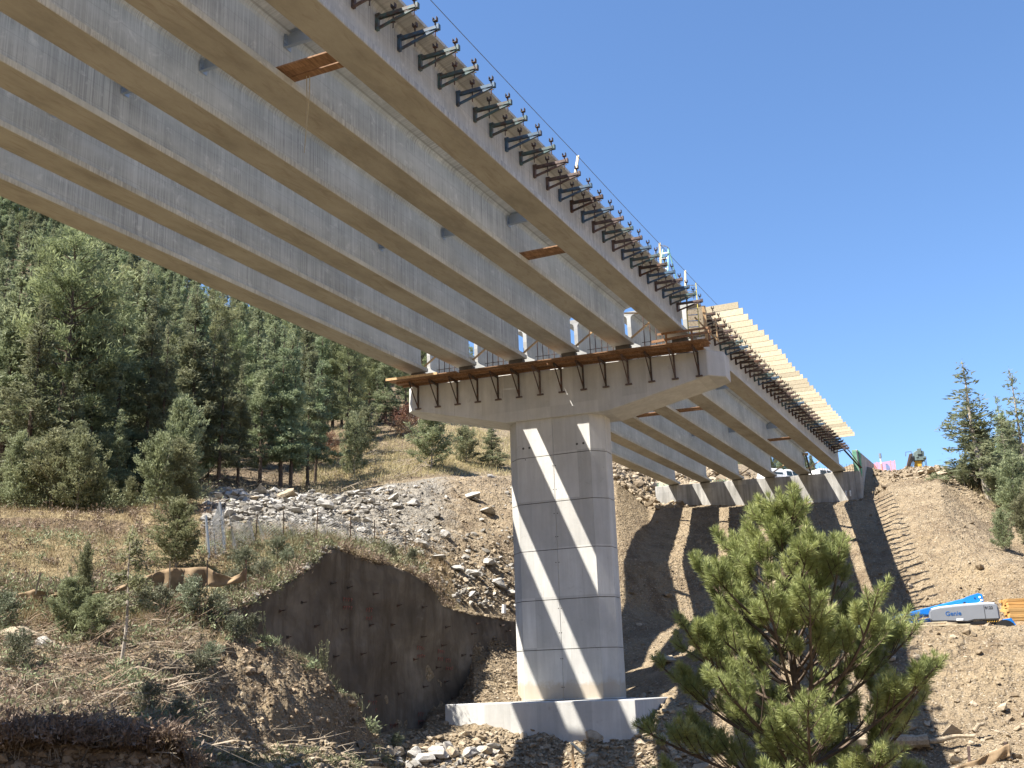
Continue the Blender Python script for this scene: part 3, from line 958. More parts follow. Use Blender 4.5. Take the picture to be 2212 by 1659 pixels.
walk_planks(-26.25, 4, 'orange plank walkway across the two rightmost near girders, nearest the photographer, with rope hanging')
walk_planks(-11.9, 4, 'orange plank walkway across the two rightmost near girders, closer to the pier')
walk_planks(16.4, 2, 'short plank walkway seen just under the pier cap behind the column')
walk_planks(16.2, 3, 'plank walkway across the far girders right of the one under the cap')
walk_planks(28.3, 4, 'plank walkway high under the right edge of the far span')
rp = MB()
a = BP(-26.0, 4.15, 0.3)
for k, dz in ((0, 2.3), (0.05, 2.0)):
    pts = [a + np.array([k, 0, 0]) + UP * (0.05 * math.sin(q * 3 + k * 20)) + np.array([0.0, 0, -dz * q]) for q in np.linspace(0, 1, 14)]
    rp.tube(pts, 0.012, 5)
tag(rp.build('rope', M['rope']), 'thin rope hanging down from the nearest plank walkway', 'rope')


# ------------------------------------------------------------------ overhang brackets
def bracket(tagmat):
    root = bpy.data.objects.new('overhang_bracket', None)
    COL.objects.link(root)
    m = tagmat
    p = MB(); p.box((0.0, -0.05, 0.0), (0.09, 0.05, 0.46)).box((-0.0, -0.07, 0.40), (0.14, 0.07, 0.47))
    p.build('wall_leg', m, root, bevel=0.006)
    p = MB(); p.bar((0.09, -0.035, 0.37), (1.24, -0.035, 0.34), 0.03, 0.10).bar((0.09, 0.035, 0.37), (1.24, 0.035, 0.34), 0.03, 0.10).box((1.2, -0.055, 0.26), (1.27, 0.055, 0.42))
    p.build('top_arm', m, root, bevel=0.004)
    p = MB(); p.bar((0.05, 0, 0.05), (1.22, 0, 0.30), 0.06, 0.07)
    p.build('diagonal_strut', m, root, bevel=0.004)
    for x, lo in ((0.52, 0.0), (1.14, 0.12)):
        p = MB()
        p.tube([(x, 0, lo - 0.05), (x, 0, 0.58)], 0.016, 6).bar((x - 0.07, 0.0, lo + 0.13), (x + 0.07, 0.0, lo + 0.10), 0.025)
        p.box((x - 0.06, -0.05, 0.54), (x + 0.06, 0.05, 0.56)).box((x - 0.06, -0.05, 0.56), (x - 0.045, 0.05, 0.66)).box((x + 0.045, -0.05, 0.56), (x + 0.06, 0.05, 0.66)).tube([(x, 0, 0.44), (x, 0, 0.54)], 0.026, 6)
        p.build('screw_jack', M['dark_steel'], root)
    return root


WORDS = ['first', 'second', 'third', 'fourth', 'fifth', 'sixth', 'seventh', 'eighth', 'ninth', 'tenth', 'eleventh', 'twelfth', 'thirteenth', 'fourteenth', 'fifteenth', 'sixteenth', 'seventeenth', 'eighteenth', 'nineteenth', 'twentieth']
WORDS += ['twenty-' + w for w in WORDS[:9]] + ['thirtieth'] + ['thirty-' + w for w in WORDS[:9]] + ['fortieth'] + ['forty-' + w for w in WORDS[:5]]
BM = [('teal', 'teal'), ('blue_steel', 'blue'), ('rust', 'rusty brown'), ('dark_steel', 'dark brown')]
protos = {k: bracket(M[k]) for k, _ in BM}
used = set()
BR_S = 1.065


def put_bracket(s, key, label, grp):
    o = protos[key]
    if key in used:
        o = copy_tree(protos[key])
    used.add(key)
    o.matrix_world = Matrix.Translation(Vector(BP(s, GT[5] + WEB + 0.004, 1.15))) @ Matrix.Rotation(-AZG, 4, 'Z') @ Matrix.Rotation(0.012 + rnd.uniform(-0.01, 0.01), 4, 'Y')
    tag(o, label, 'bracket', grp)
    for ch in o.children:
        if ch.name.startswith('screw_jack'):
            ch.location.z = rnd.uniform(-0.04, 0.06)
            ch.rotation_euler.z = rnd.uniform(0, 3.1) if False else 0.0
    return o


seq = ['rust', 'teal', 'blue_steel', 'rust', 'blue_steel', 'dark_steel', 'teal', 'blue_steel', 'rust', 'teal', 'rust', 'blue_steel', 'dark_steel', 'blue_steel', 'rust', 'rust', 'teal', 'blue_steel', 'teal', 'teal', 'blue_steel', 'teal', 'teal', 'blue_steel', 'teal', 'rust']
cname = dict(BM)
for k in range(26):
    key = seq[k]
    put_bracket(-0.25 - k * BR_S, key, '%s overhang bracket, %s from the pier along the near span' % (cname[key], WORDS[k]), 'overhang brackets on the near span')
for k in range(38):
    key = ['dark_steel', 'rust', 'blue_steel', 'dark_steel', 'teal', 'dark_steel', 'rust'][(k * 5) % 7]
    put_bracket(1.9 + k * 1.055, key, '%s overhang bracket, %s beyond the pier under the white joists' % (cname[key], WORDS[k]), 'overhang brackets on the far span')

# ------------------------------------------------------------------ overhang joists on the far span
jm = MB(); jm.box((0, -0.03, 0), (1.66, 0.03, 0.325))
jmesh = jm.mesh('overhang_joist', M['joist'])
for k in range(35):
    o = link('overhang_joist', jmesh)
    s = 2.45 + k * 1.03
    o.matrix_world = Matrix.Translation(Vector(BP(s, 6.73, 1.77))) @ Matrix.Rotation(-AZG + rnd.uniform(-0.012, 0.012), 4, 'Z') @ Matrix.Rotation(0.02 + rnd.uniform(-0.006, 0.006), 4, 'Y')
    o.scale = (1 + rnd.uniform(-0.04, 0.03), 1, 1)
    tag(o, 'pale timber joist on the far overhang, %s from the pier' % WORDS[k], 'joist', 'pale joists on the far overhang')

# ------------------------------------------------------------------ work platform along the front of the cap
def build_platform():
    o0 = BP(0, 0, 0)
    root = empty('work_platform', GP(-0.14, -0.6, 15.13), -(AZP - math.pi / 2), 'orange plank work platform along the front of the pier cap', 'platform')
    for k in range(4):
        for a, b in ((-8.2, -4.3), (-4.28, 0.3), (0.32, 4.5), (4.52, 8.1)):
            mb = MB()
            dz = lambda x: -0.0275 * x
            y = -1.13 + k * 0.29
            mb.bar((a + rnd.uniform(-0.2, 0.1), y, dz(a)), (b + rnd.uniform(-0.1, 0.2), y, dz(b)), 0.27, 0.05)
            mb.build('board', M['plank'], root, bevel=0.004)
    mb = MB()
    mb.bar((-8.35, -1.29, 0.02 + 0.23), (-5.4, -1.29, 0.02 + 0.15), 0.04, 0.12)
    mb.build('edge_board', M['lumber'], root)
    mb = MB()
    mb.bar((-8.0, -0.75, 0.145), (7.8, -0.75, -0.29), 0.10, 0.10)
    mb.bar((-8.0, -0.10, 0.145), (7.8, -0.10, -0.29), 0.10, 0.10)
    mb.build('stringer', M['plank'], root)
    # handrail at the right end
    mb = MB()
    for x in (6.3, 7.5, 8.3):
        mb.bar((x, -1.0, -0.2), (x, -1.0, 0.55 - 0.0275 * x), 0.09, 0.04)
    mb.bar((5.6, -1.02, 0.10), (8.4, -1.02, 0.16), 0.04, 0.12).bar((5.9, -1.02, 0.42), (8.4, -1.02, 0.36), 0.04, 0.10)
    mb.build('guard_rail', M['plank'], root)


build_platform()


def build_knee_brackets():
    mb = []
    root = bpy.data.objects.new('knee_bracket', None); COL.objects.link(root)
    p = MB(); p.bar((0, -0.05, 0.0), (0, -0.05, -1.2), 0.07, 0.07); p.build('upright', M['dark_steel'], root)
    p = MB(); p.bar((0, -0.02, -0.06), (0, -1.02, -0.04), 0.08, 0.11); p.build('arm', M['dark_steel'], root)
    p = MB(); p.bar((0, -0.06, -1.16), (0, -0.98, -0.10), 0.045, 0.045); p.build('diagonal', M['dark_steel'], root)
    p = MB(); p.box((-0.16, -0.10, -1.25), (0.16, -0.002, -1.19)); p.build('foot_plate', M['rust'], root)
    for k in range(14):
        o = root if k == 0 else copy_tree(root)
        t = -7.75 + k * 1.125
        o.location = GP(-0.142, t, 14.985 - 0.0275 * t)
        o.rotation_euler = (0, 0, -(AZP - math.pi / 2))
        tag(o, 'dark triangular knee bracket on the pier cap, %s from the left end' % WORDS[k], 'bracket', 'knee brackets under the cap platform')
        if k in (6, 10, 12):
            for ch in o.children:
                ch.material_slots[0].link = 'OBJECT'
                ch.material_slots[0].material = M['rust']


build_knee_brackets()

# ------------------------------------------------------------------ timber braces and bar cages in the bays over the pier
for i in range(5):
    mb = MB()
    mb.bar(BP(0.1, GT[i] + 0.45, 0.25), BP(0.1, GT[i + 1] - 0.2, 1.75), 0.09, 0.05, up=UB)
    o = mb.build('timber_brace', M['lumber'])
    tag(o, 'diagonal timber brace between girder ends over the pier, %s' % BAY[i], 'brace', 'timber braces between girder ends')
    mb = MB()
    for k in range(6):
        t = GT[i] + 0.85 + k * 0.30
        mb.tube([BP(0.95, t, -0.8), BP(0.95, t + rnd.uniform(-0.03, 0.03), 1.25 + rnd.uniform(0, 0.5))], 0.022, 6)
    mb.tube([BP(0.98, GT[i] + 0.7, 0.25), BP(0.98, GT[i + 1] - 0.6, 0.25)], 0.016, 5)
    tag(mb.build('bar_cage', M['rebar']), 'row of upright reinforcing bars between girder ends, %s' % BAY[i], 'bars', 'reinforcing bars over the pier')
for i in range(5):
    mb = MB()
    mb.bar(BP(42.6, GT[i] + 0.3, 0.25), BP(42.6, GT[i + 1] - 0.2, 1.6), 0.09, 0.06, up=UB)
    tag(mb.build('timber_brace', M['lumber']), 'diagonal timber brace between girder ends at the abutment, %s' % BAY[i], 'brace', 'timber braces at the abutment')
mb = MB()
mb.bar(BP(0.0, GT[4] + 0.25, 1.55), BP(-0.4, GT[5] - 0.55, 1.15), 0.09, 0.05)
tag(mb.build('timber_strut', M['lumber']), 'brown timber strut high between the two rightmost girders at the pier', 'strut')
# dark steel prop at the abutment and pipe braces at the corner
mb = MB()
mb.tube([BP(42.9, GT[4] + 0.62, -0.1), BP(42.7, GT[4] + 0.38, 1.55)], 0.07, 8).box(BP(42.7, GT[4] + 0.2, 1.55), BP(42.7, GT[4] + 0.2, 1.55) + np.array([0.4, 0.25, 0.2]), 1)
mb.bar(BP(42.9, GT[4] + 0.30, 0.0), BP(42.7, GT[4] + 0.22, 1.5), 0.05)
for k in range(5):
    mb.bar(BP(42.85, GT[4] + 0.28, 0.2 + k * 0.27), BP(42.85, GT[4] + 0.55, 0.25 + k * 0.27), 0.04)
tag(mb.build('steel_prop', [M['dark_steel'], M['lumber']]), 'dark steel ladder-like prop topped with timber blocks at the abutment', 'prop')
for k, (t0, h0, r_, lab) in enumerate(((6.9, 1.45, 0.07, 'thick dark pipe brace from the last bracket down to the abutment corner'), (7.25, 1.4, 0.035, 'thin dark pipe brace beside the thick one at the abutment corner'))):
    mb = MB(); mb.tube([BP(41.2, t0, h0), BP(43.1, 7.75 + k * 0.1, 0.15)], r_, 8)
    tag(mb.build('pipe_brace', M['dark_steel']), lab, 'brace')
# faint casting marks on soffits
for i, (s, cols) in enumerate(((-5.2, 5), (-5.4, 4), (-5.0, 0))):
    pass

# ------------------------------------------------------------------ ladder, step ladder, safety cable and its posts
def ladder(p, q, across, w, n, mr, mstep, label, name='ladder'):
    root = empty(name, p, 0, label, 'ladder')
    a = np.array(across) / np.linalg.norm(across) * w / 2
    p, q = np.array(p), np.array(q)
    for s_ in (-1, 1):
        MB().bar(s_ * a, q - p + s_ * a, 0.035, 0.09).build('rail', mr, root)
    for k in range(n):
        c = (q - p) * (k + 0.7) / n
        MB().bar(c - a, c + a, 0.035).build('rung', mstep, root)
    return root


ladder(BP(-0.35, 6.85, -0.25), BP(0.15, 6.75, 2.6), UP * 0.9 + UB * 0.3, 0.50, 9, M['yellow_rail'], M['galv'], 'yellow railed ladder at the right end of the pier')
sl = empty('step_ladder', BP(-3.2, 6.3, 2.06), -AZG, 'pale green step ladder standing on the right near girder', 'ladder')
for x in (0.0, 0.42):
    p = MB(); p.bar((x * 0.9, 0, 0), (0.06 + x * 0.62, 0.55, 1.35), 0.03, 0.08); p.build('front_rail', M['pale_green'], sl)
    p = MB(); p.bar((x, 1.15, 0), (0.06 + x * 0.62, 0.60, 1.35), 0.03, 0.05); p.build('rear_rail', M['pale_green'], sl)
for k in range(4):
    f_ = 0.15 + k * 0.23
    p = MB(); p.box((0.06 * f_, 0.55 * f_ - 0.05, 1.35 * f_ - 0.02), (0.40 - 0.08 * f_, 0.55 * f_ + 0.05, 1.35 * f_ + 0.01)); p.build('step', M['white'], sl)

CAB = 3.2
for k, (s, lean) in enumerate(((-13.3, 0.55), (-3.9, 0.15), (-0.05, 0.35), (18.0, 0.1), (36.0, 0.1))):
    mb = MB()
    mb.bar(BP(s - lean, 6.62, 2.02), BP(s, 6.6, CAB + 0.03), 0.09, 0.045)
    tag(mb.build('cable_post', M['joist']), ['timber post leaning halfway along the near girder edge', 'timber post with coiled wire beside the green step ladder', 'timber post at the near girder end with cable tied on', 'cable post early on the far span', 'cable post late on the far span'][k], 'post')
mb = MB()
ss = [-44, -30, -13.3, -3.9, -0.05, 9]
for a, b in zip(ss[:-1], ss[1:]):
    n = 12
    mb.tube([BP(a + (b - a) * q, 6.6, CAB - 0.01 * (b - a) * 4 * q * (1 - q) * 0.3) for q in np.linspace(0, 1, n)], 0.011, 5)
tag(mb.build('safety_cable', M['cable']), 'thin dark safety cable strung above the right girder edge', 'cable')
mb = MB()
for r_, o_ in ((0.32, 0.0), (0.25, 0.12)):
    c = BP(-3.7, 6.6, 2.85)
    mb.tube([c + UP * (r_ * math.cos(t) + o_) + UB * r_ * 0.8 * math.sin(t) * 0.4 + np.array([0, 0, r_ * 1.2 * math.sin(t)]) for t in np.linspace(0.3, 5.9, 22)], 0.012, 5)
tag(mb.build('wire_coil', M['cable']), 'loose coil of wire hanging on the post by the step ladder', 'wire')
# loose lumber and formwork at the right end of the cap
for k, (p, q, lab) in enumerate(((BP(0.5, 7.2, -0.2), BP(0.6, 7.15, 1.55), 'upright orange timber post at the right end of the pier cap'),
                                 (BP(0.2, 6.8, 0.9), BP(0.4, 7.7, -0.3), 'slanting timber board at the right end of the pier cap'),
                                 (BP(1.0, 7.6, -0.2), BP(1.0, 7.55, 1.0), 'short timber post behind the upright one on the cap'))):
    mb = MB(); mb.bar(p, q, 0.14, 0.05)
    tag(mb.build('timber', M['lumber']), lab, 'timber')
mb = MB()
mb.box((0, 0, 0), (0.95, 0.05, 1.5)).box((0, 0.05, 0.1), (0.95, 0.13, 0.2)).box((0, 0.05, 1.2), (0.95, 0.13, 1.3))
o = mb.build('form_panel', M['old_wood']); o.matrix_world = Matrix.Translation(Vector(BP(1.2, 6.15, 0.2))) @ Matrix.Rotation(-AZG, 4, 'Z')
tag(o, 'weathered formwork panel closing the overhang at the pier', 'form panel')
# BRIDGE-END


# ================================================================== ABUTMENT
def build_abutment():
    rz = -(AZP - math.pi / 2)
    org = GP(43.0, 0, 14.0)
    root = empty('bridge_abutment', org, 0, 'long low concrete abutment carrying the far girder ends, with wing wall on the right', 'abutment')

    def L(s, t, z):
        return GP(s, t, z) - org
    top = lambda t: 16.64 - 0.026 * t
    mb = MB()
    ts = [-9.35, -8.0, -4, 0, 4, 7.58]
    vs, fs = [], []
    for t in ts:
        vs += [L(43.0, t, 12.2), L(44.5, t, 12.2), L(44.5, t, top(t)), L(43.0, t, top(t))]
    for i in range(len(ts) - 1):
        for k in range(4):
            k2 = (k + 1) % 4
            fs.append((i * 4 + k, i * 4 + k2, i * 4 + 4 + k2, i * 4 + 4 + k))
    fs += [(3, 2, 1, 0), (20, 21, 22, 23)]
    mb.add(vs, fs)
    mb.build('abutment_wall', M['abut'], root, bevel=0.03)
    mb = MB()
    poly = [(42.97, 12.0), (42.97, 18.2), (55.2, 18.95), (55.8, 18.5), (55.8, 17.9), (53.0, 16.0), (53.0, 12.0)]
    mb.prism([L(s, 7.585, z) for s, z in poly], (0, 0, 0), UP * 0.45)
    mb.build('wing_wall', M['abut'], root, bevel=0.02)
    # left return wall
    mb = MB()
    mb.prism([L(s, -9.36, z) for s, z in [(44.0, 12.5), (44.0, 16.86), (52, 17.0), (52, 12.5)]], (0, 0, 0), UP * 0.4)
    mb.build('return_wall', M['abut'], root)
    for i in range(6):
        t = GT[i] + 0.3
        mb = MB()
        a = L(43.05, t - 0.4, top(t) - 0.01); b = L(43.3, t + 0.4, 15.85 + 0.86 - 0.026 * t - 0.003)
        mb.prism([L(43.05, t - 0.4, top(t) - 0.01), L(43.4, t - 0.4, top(t) - 0.01), L(43.4, t + 0.4, top(t) - 0.03), L(43.05, t + 0.4, top(t) - 0.03)], (0, 0, 0), (0, 0, 15.85 + 0.86 - 0.026 * t - top(t) + 0.005))
        mb.build('bearing_pad', M['cast'], root)


build_abutment()


def bars(name, label, mat, pts, h, r=0.016, jit=0.04):
    mb = MB()
    for p in pts:
        p = np.array(p)
        q = p + np.array([rnd.uniform(-jit, jit), rnd.uniform(-jit, jit), h * rnd.uniform(0.85, 1.1)])
        mb.tube([p, q], r, 5)
    a, b = np.array(pts[0]), np.array(pts[-1])
    mb.tube([a + (0, 0, h * 0.45), b + (0, 0, h * 0.45)], r * 0.9, 5)
    return tag(mb.build(name, mat), label, 'bars')


mb = MB()
for k in range(16):
    s = 43.25 + k * 0.07
    z1 = 18.15 + 0.06 * (s - 43)
    zb_ = 16.0 + abs(k - 5) * 0.07 if k < 12 else 16.6 + (k - 12) * 0.3
    mb.tube([GP(s, 8.075, zb_), GP(s + rnd.uniform(-.03, .03), 8.08, z1 + rnd.uniform(-0.05, 0.12))], 0.02, 5)
for z in (16.9, 17.6):
    mb.tube([GP(42.95, 8.1, z), GP(44.2, 8.1, z)], 0.018, 5)
for k in range(6):
    z = 16.6 + k * 0.27
    mb.tube([GP(42.9, 7.62 + 0.07 * k, 16.4), GP(42.9, 7.62 + 0.06 * k, 18.2)], 0.02, 5)
tag(mb.build('bar_bundle', M['green_bar']), 'pale green reinforcing bars fanned over the front corner of the wing wall', 'bars')
bars('starter_bars', 'pale green starter bars on the left end of the abutment', M['green_bar'], [GP(43.6, t, 16.75) for t in np.arange(-9.3, -8.3, 0.12)], 0.62)
bars('starter_bars', 'green starter bars behind the second and third far girders', M['green_bar'], [GP(44.2, t, 16.72) for t in np.arange(-5.2, -3.2, 0.16)], 0.45)
bars('starter_bars', 'dark blue row of starter bars above the right end of the abutment', M['dark_steel'], [GP(44.2, t, 16.45) for t in np.arange(3.9, 7.4, 0.2)], 0.85)
for k, t in enumerate((6.75, 7.1)):
    mb = MB()
    mb.tube([GP(43.0, t, 14.78), GP(42.82, t, 14.80), GP(42.72, t, 14.74), GP(42.72, t, 14.35)], 0.06, 8)
    tag(mb.build('drain_pipe', M['white']), '%s of two white drain pipe elbows low on the abutment right end' % ('left one', 'right one')[k], 'pipe')


# ================================================================== SITE VEHICLES AND EQUIPMENT
M['glass'] = mat_plain('dark_glass', (0.03, 0.05, 0.06), 0.08, 0.1)
M['tyre'] = mat_plain('tyre_rubber', (0.02, 0.02, 0.02), 0.9)
M['lift_blue'] = mat_plain('lift_blue_paint', (0.012, 0.16, 0.52), 0.35, 0.10, 1.5)
M['lift_grey'] = mat_plain('lift_grey_cover', (0.20, 0.215, 0.24), 0.4, 0.05, 1.0)
M['lift_white'] = mat_plain('lift_white_and_highlight', (0.82, 0.83, 0.84), 0.3, 0.03, 1.0)  # white fittings, and the painted highlight along the cover top
M['black'] = mat_plain('black_paint', (0.015, 0.015, 0.016), 0.5)
M['letter_blue'] = mat_plain('lettering_blue', (0.02, 0.10, 0.30), 0.4, 0.02)
M['machine_yellow'] = mat_plain('machine_yellow_paint', (0.62, 0.36, 0.05), 0.45, 0.1, 2.0)
M['machine_grey'] = mat_plain('machine_grey_green', (0.13, 0.17, 0.16), 0.5, 0.35, 4.0)
M['safety_mesh'] = mat_plain('safety_orange_mesh', (0.85, 0.30, 0.26), 0.7, 0.05)
M['tan_fabric'] = mat_plain('tan_silt_fabric', (0.23, 0.165, 0.10), 0.9, 0.35, 1.8)


def pickup(px, r, roofy, heading, label, canopy):
    """pick-up truck: x across, y forward, z up; root at the ground under the middle"""
    top = at(px, roofy, r)
    root = empty('pickup_truck', top - np.array([0, 0, 1.92]), heading, label, 'pickup truck')
    sect = lambda pr, w, y0=0: [(-w, y, z) for y, z in pr]
    body = [(-2.8, 0.55), (-2.8, 1.15), (-0.75, 1.17), (1.1, 1.15), (2.55, 1.05), (2.8, 0.85), (2.8, 0.5), (2.2, 0.42), (-2.4, 0.42)]
    MB().prism([(-0.97, y, z) for y, z in body], (0, 0, 0), (1.94, 0, 0)).build('body', M['white'], root, bevel=0.05)
    MB().box((-0.9, -2.3, 0.3), (0.9, 2.3, 0.46)).build('chassis', M['black'], root)

    def house(prof, wb, wt, name, zb, zt):
        mb = MB()
        n = len(prof)
        vs = []
        for sgn in (-1, 1):
            for y, z in prof:
                w = wb + (wt - wb) * (z - zb) / (zt - zb)
                vs.append((sgn * w, y, z))
        fs = [tuple(range(n)), tuple(reversed(range(n, 2 * n)))] + [(i, i + n, (i + 1) % n + n, (i + 1) % n) for i in range(n)]
        mb.add(vs, fs)
        return mb.build(name, M['white'], root, bevel=0.04)
    house([(-0.75, 1.16), (-0.62, 1.84), (-0.3, 1.92), (0.55, 1.90), (0.75, 1.82), (1.35, 1.17)], 0.95, 0.74, 'cab', 1.16, 1.92)
    if canopy:
        house([(-2.78, 1.16), (-2.62, 1.78), (-2.4, 1.88), (-0.85, 1.90), (-0.80, 1.16)], 0.95, 0.76, 'canopy', 1.16, 1.90)

    def win(pts, name):
        vs = []
        for sgn in (-1, 1):
            mb = MB()
            q = []
            for y, z in pts:
                w = 0.95 + (0.745 - 0.95) * (z - 1.16) / 0.75
                q.append((sgn * (w + 0.006), y, z))
            mb.prism(q, (0, 0, 0), (sgn * -0.03, 0, 0)).build(name, M['glass'], root)
    win([(-0.55, 1.24), (-0.47, 1.72), (0.18, 1.72), (0.18, 1.24)], 'window')
    win([(0.26, 1.24), (0.26, 1.72), (0.62, 1.70), (1.05, 1.24)], 'window')
    if canopy:
        win([(-2.55, 1.30), (-2.47, 1.70), (-1.0, 1.74), (-0.98, 1.30)], 'canopy_window')
    MB().prism([(-0.78, 1.335, 1.22), (0.78, 1.335, 1.22), (0.66, 0.80, 1.80), (-0.66, 0.80, 1.80)], (0, 0.02, 0.02), (0, 0.02, 0.02)).build('windscreen', M['glass'], root)
    for x in (-0.86, 0.86):
        for y in (-1.7, 1.75):
            mb = MB(); mb.tube([(x - 0.12, y, 0.38), (x + 0.12, y, 0.38)], 0.38, 16); mb.build('wheel', M['tyre'], root)
    for x in (-0.7, 0.7):
        MB().box((x - 0.18, 2.78, 0.82), (x + 0.18, 2.83, 0.98)).build('headlight', M['galv'], root)
    return root


pickup(1694, 102.5, 1017, math.radians(-62), 'white pickup with a windowed canopy, seen under the far girders over the abutment', True)
pickup(1768, 101, 1015, math.radians(-66), 'white pickup cab without canopy, right of the one with a canopy', False)


def font(text, size, mat, parent, loc, rot, name, off=0.0):
    cu = bpy.data.curves.new(name, 'FONT')
    cu.body = text
    cu.size = size
    cu.extrude = 0.004
    cu.offset = off
    cu.materials.append(mat)
    tmp = bpy.data.objects.new(name, cu)
    COL.objects.link(tmp)
    bpy.context.view_layer.update()
    me = bpy.data.meshes.new_from_object(tmp.evaluated_get(bpy.context.evaluated_depsgraph_get()))
    bpy.data.objects.remove(tmp)
    o = link(name, me, parent)
    if not me.materials: me.materials.append(mat)
    o.location = loc
    o.rotation_euler = rot
    return o


def build_lift():
    base = at(2060, 1350, 57.0)
    az = math.atan2(base[0], base[1])
    g = zg(base[0], base[1])
    root = empty('boom_lift', (base[0], base[1], g), -az + 0.05, 'blue and grey telescopic boom lift parked behind the dirt berm', 'boom lift')
    z0 = base[2] - g                       # height of the photographed cover bottom above the ground
    # cover (turntable cowling): rounded box, front face towards the camera (local -y)
    mb = MB()
    prof = [(-1.12, 0.28), (-1.10, 0.62), (-0.98, 0.76), (-0.6, 0.83), (0.4, 0.89), (1.65, 0.92), (1.95, 0.88), (2.05, 0.72), (2.06, 0.10), (0.9, 0.12), (0.6, 0.05), (-0.3, 0.12), (-1.0, 0.14)]
    mb.prism([(x, -1.15, z + z0) for x, z in prof], (0, 0, 0), (0, 0.62, 0))
    mb.build('engine_cover', M['lift_grey'], root, bevel=0.07)
    mb = MB()
    pr2 = [(-1.0, 0.78), (-0.6, 0.86), (0.4, 0.92), (1.65, 0.95), (1.93, 0.91), (1.90, 0.85), (1.6, 0.875), (0.4, 0.85), (-0.55, 0.79), (-0.95, 0.72)]
    mb.prism([(x, -1.12, z + z0) for x, z in pr2], (0, 0, 0), (0, 0.66, 0))
    mb.build('cover_highlight', M['lift_white'], root, bevel=0.02)  # white strip paints the sunlit top bevel of the cover
    MB().box((1.40, -1.162, 0.16 + z0), (1.415, -1.14, 0.80 + z0)).build('cover_seam', M['black'], root)
    MB().box((-0.2, -1.10, -0.08 + z0), (2.0, -0.5, 0.09 + z0)).build('counterweight_skirt', M['black'], root, bevel=0.03)
    for k in range(6):
        MB().bar((1.45 + k * 0.1, -1.105, 0.0 + z0), (1.5 + k * 0.1, -1.105, 0.06 + z0), 0.03, 0.02).build('hazard_stripe', M['machine_yellow'], root)
    MB().box((0.1, -1.2, 0.13 + z0), (0.42, -1.1, 0.23 + z0)).build('latch', M['lift_white'], root, bevel=0.02)
    # boom: main section rising to the right, fly section below it
    mb = MB()
    mb.prism([(x, -0.40, z + z0) for x, z in [(-3.2, 0.08), (-3.1, 0.42), (-2.8, 0.53), (0.75, 1.26), (1.30, 1.42), (1.44, 1.36), (1.48, 1.10), (1.40, 0.88), (-0.6, 0.58)]], (0, 0, 0), (0, 0.55, 0))
    mb.build('main_boom', M['lift_blue'], root, bevel=0.035)
    mb = MB()
    mb.prism([(x, -0.43, z + z0) for x, z in [(0.2, 1.00), (0.75, 1.30), (1.30, 1.45), (1.47, 1.38), (1.50, 1.08), (1.4, 0.86), (0.3, 0.86)]], (0, 0, 0), (0, 0.03, 0))
    mb.build('boom_side_plate', M['lift_blue'], root, bevel=0.008)
    for x, z, r_ in ((0.62, 0.98, 0.075), (1.12, 1.21, 0.035)):
        MB().tube([(x, -0.455, z + z0), (x, -0.42, z + z0)], r_, 12).build('pin', M['black'], root)
    for x, z in ((1.34, 1.25), (1.40, 1.10), (1.32, 0.98)):
        MB().tube([(x, -0.47, z + z0), (x, -0.42, z + z0)], 0.05, 10).build('pin', M['lift_white'], root)
    mb = MB(); mb.prism([(x, -0.75, z + z0) for x, z in [(-2.1, 0.10), (-2.1, 0.24), (-1.0, 0.36), (-1.0, 0.12)]], (0, 0, 0), (0, 0.25, 0)); mb.build('lower_arm', M['lift_blue'], root, bevel=0.02)
    mb = MB(); mb.prism([(x, -0.5, z + z0) for x, z in [(-4.9, -0.02), (-4.85, 0.13), (-4.3, 0.20), (-3.2, 0.22), (-3.2, 0.0)]], (0, 0, 0), (0, 0.4, 0)); mb.build('boom_tip', M['lift_blue'], root, bevel=0.03)
    for x in (-4.62, -4.35):
        MB().tube([(x, -0.53, 0.09 + z0), (x, -0.49, 0.09 + z0)], 0.06, 10).build('pin', M['lift_white'], root)
    # chassis and wheels, mostly behind the berm
    MB().box((-1.6, -1.0, 0.35), (2.6, 1.0, 0.75)).build('chassis', M['lift_blue'], root, bevel=0.04)
    mb = MB(); mb.prism([(x, -1.0, z + z0) for x, z in [(2.05, -0.15), (2.1, 0.10), (2.55, 0.16), (2.75, -0.25)]], (0, 0, 0), (0, 1.6, 0)); mb.build('chassis_end', M['lift_blue'], root, bevel=0.02)
    MB().tube([(0.4, 0, 0.7), (0.4, 0, z0 + 0.1)], 0.55, 16).build('turntable', M['black'], root)
    for x in (-1.3, 2.2):
        for y in (-1.1, 1.1):
            mb = MB(); mb.tube([(x, y - 0.18, 0.48), (x, y + 0.18, 0.48)], 0.48, 18); mb.build('wheel', M['tyre'], root)
    mb = MB()
    for k in range(3):
        mb.tube([(-2.9 + 0.1 * k, -0.43, 0.30 + z0 + 0.05 * k), (-1.6, -0.44, 0.50 + z0 + 0.05 * k), (-1.1, -0.46, 0.44 + z0 + 0.04 * k), (-0.9, -0.5, 0.60 + z0)], 0.016, 5)
    mb.build('hose', M['black'], root)
    mb = MB()
    for x in (-1.9, -0.9, 0.1):
        mb.box((x, -0.415, 0.40 + z0 + (x + 1.9) * 0.2), (x + 0.14, -0.395, 0.46 + z0 + (x + 1.9) * 0.2))
    mb.build('cable_clamp', M['lift_white'], root)
    R90 = (math.pi / 2, 0, 0)
    font('Genie', 0.30, M['letter_blue'], root, (-0.36, -1.157, 0.40 + z0), R90, 'lettering', 0.004)
    font('9122', 0.18, M['black'], root, (1.44, -1.157, 0.62 + z0), R90, 'fleet_number', 0.001)


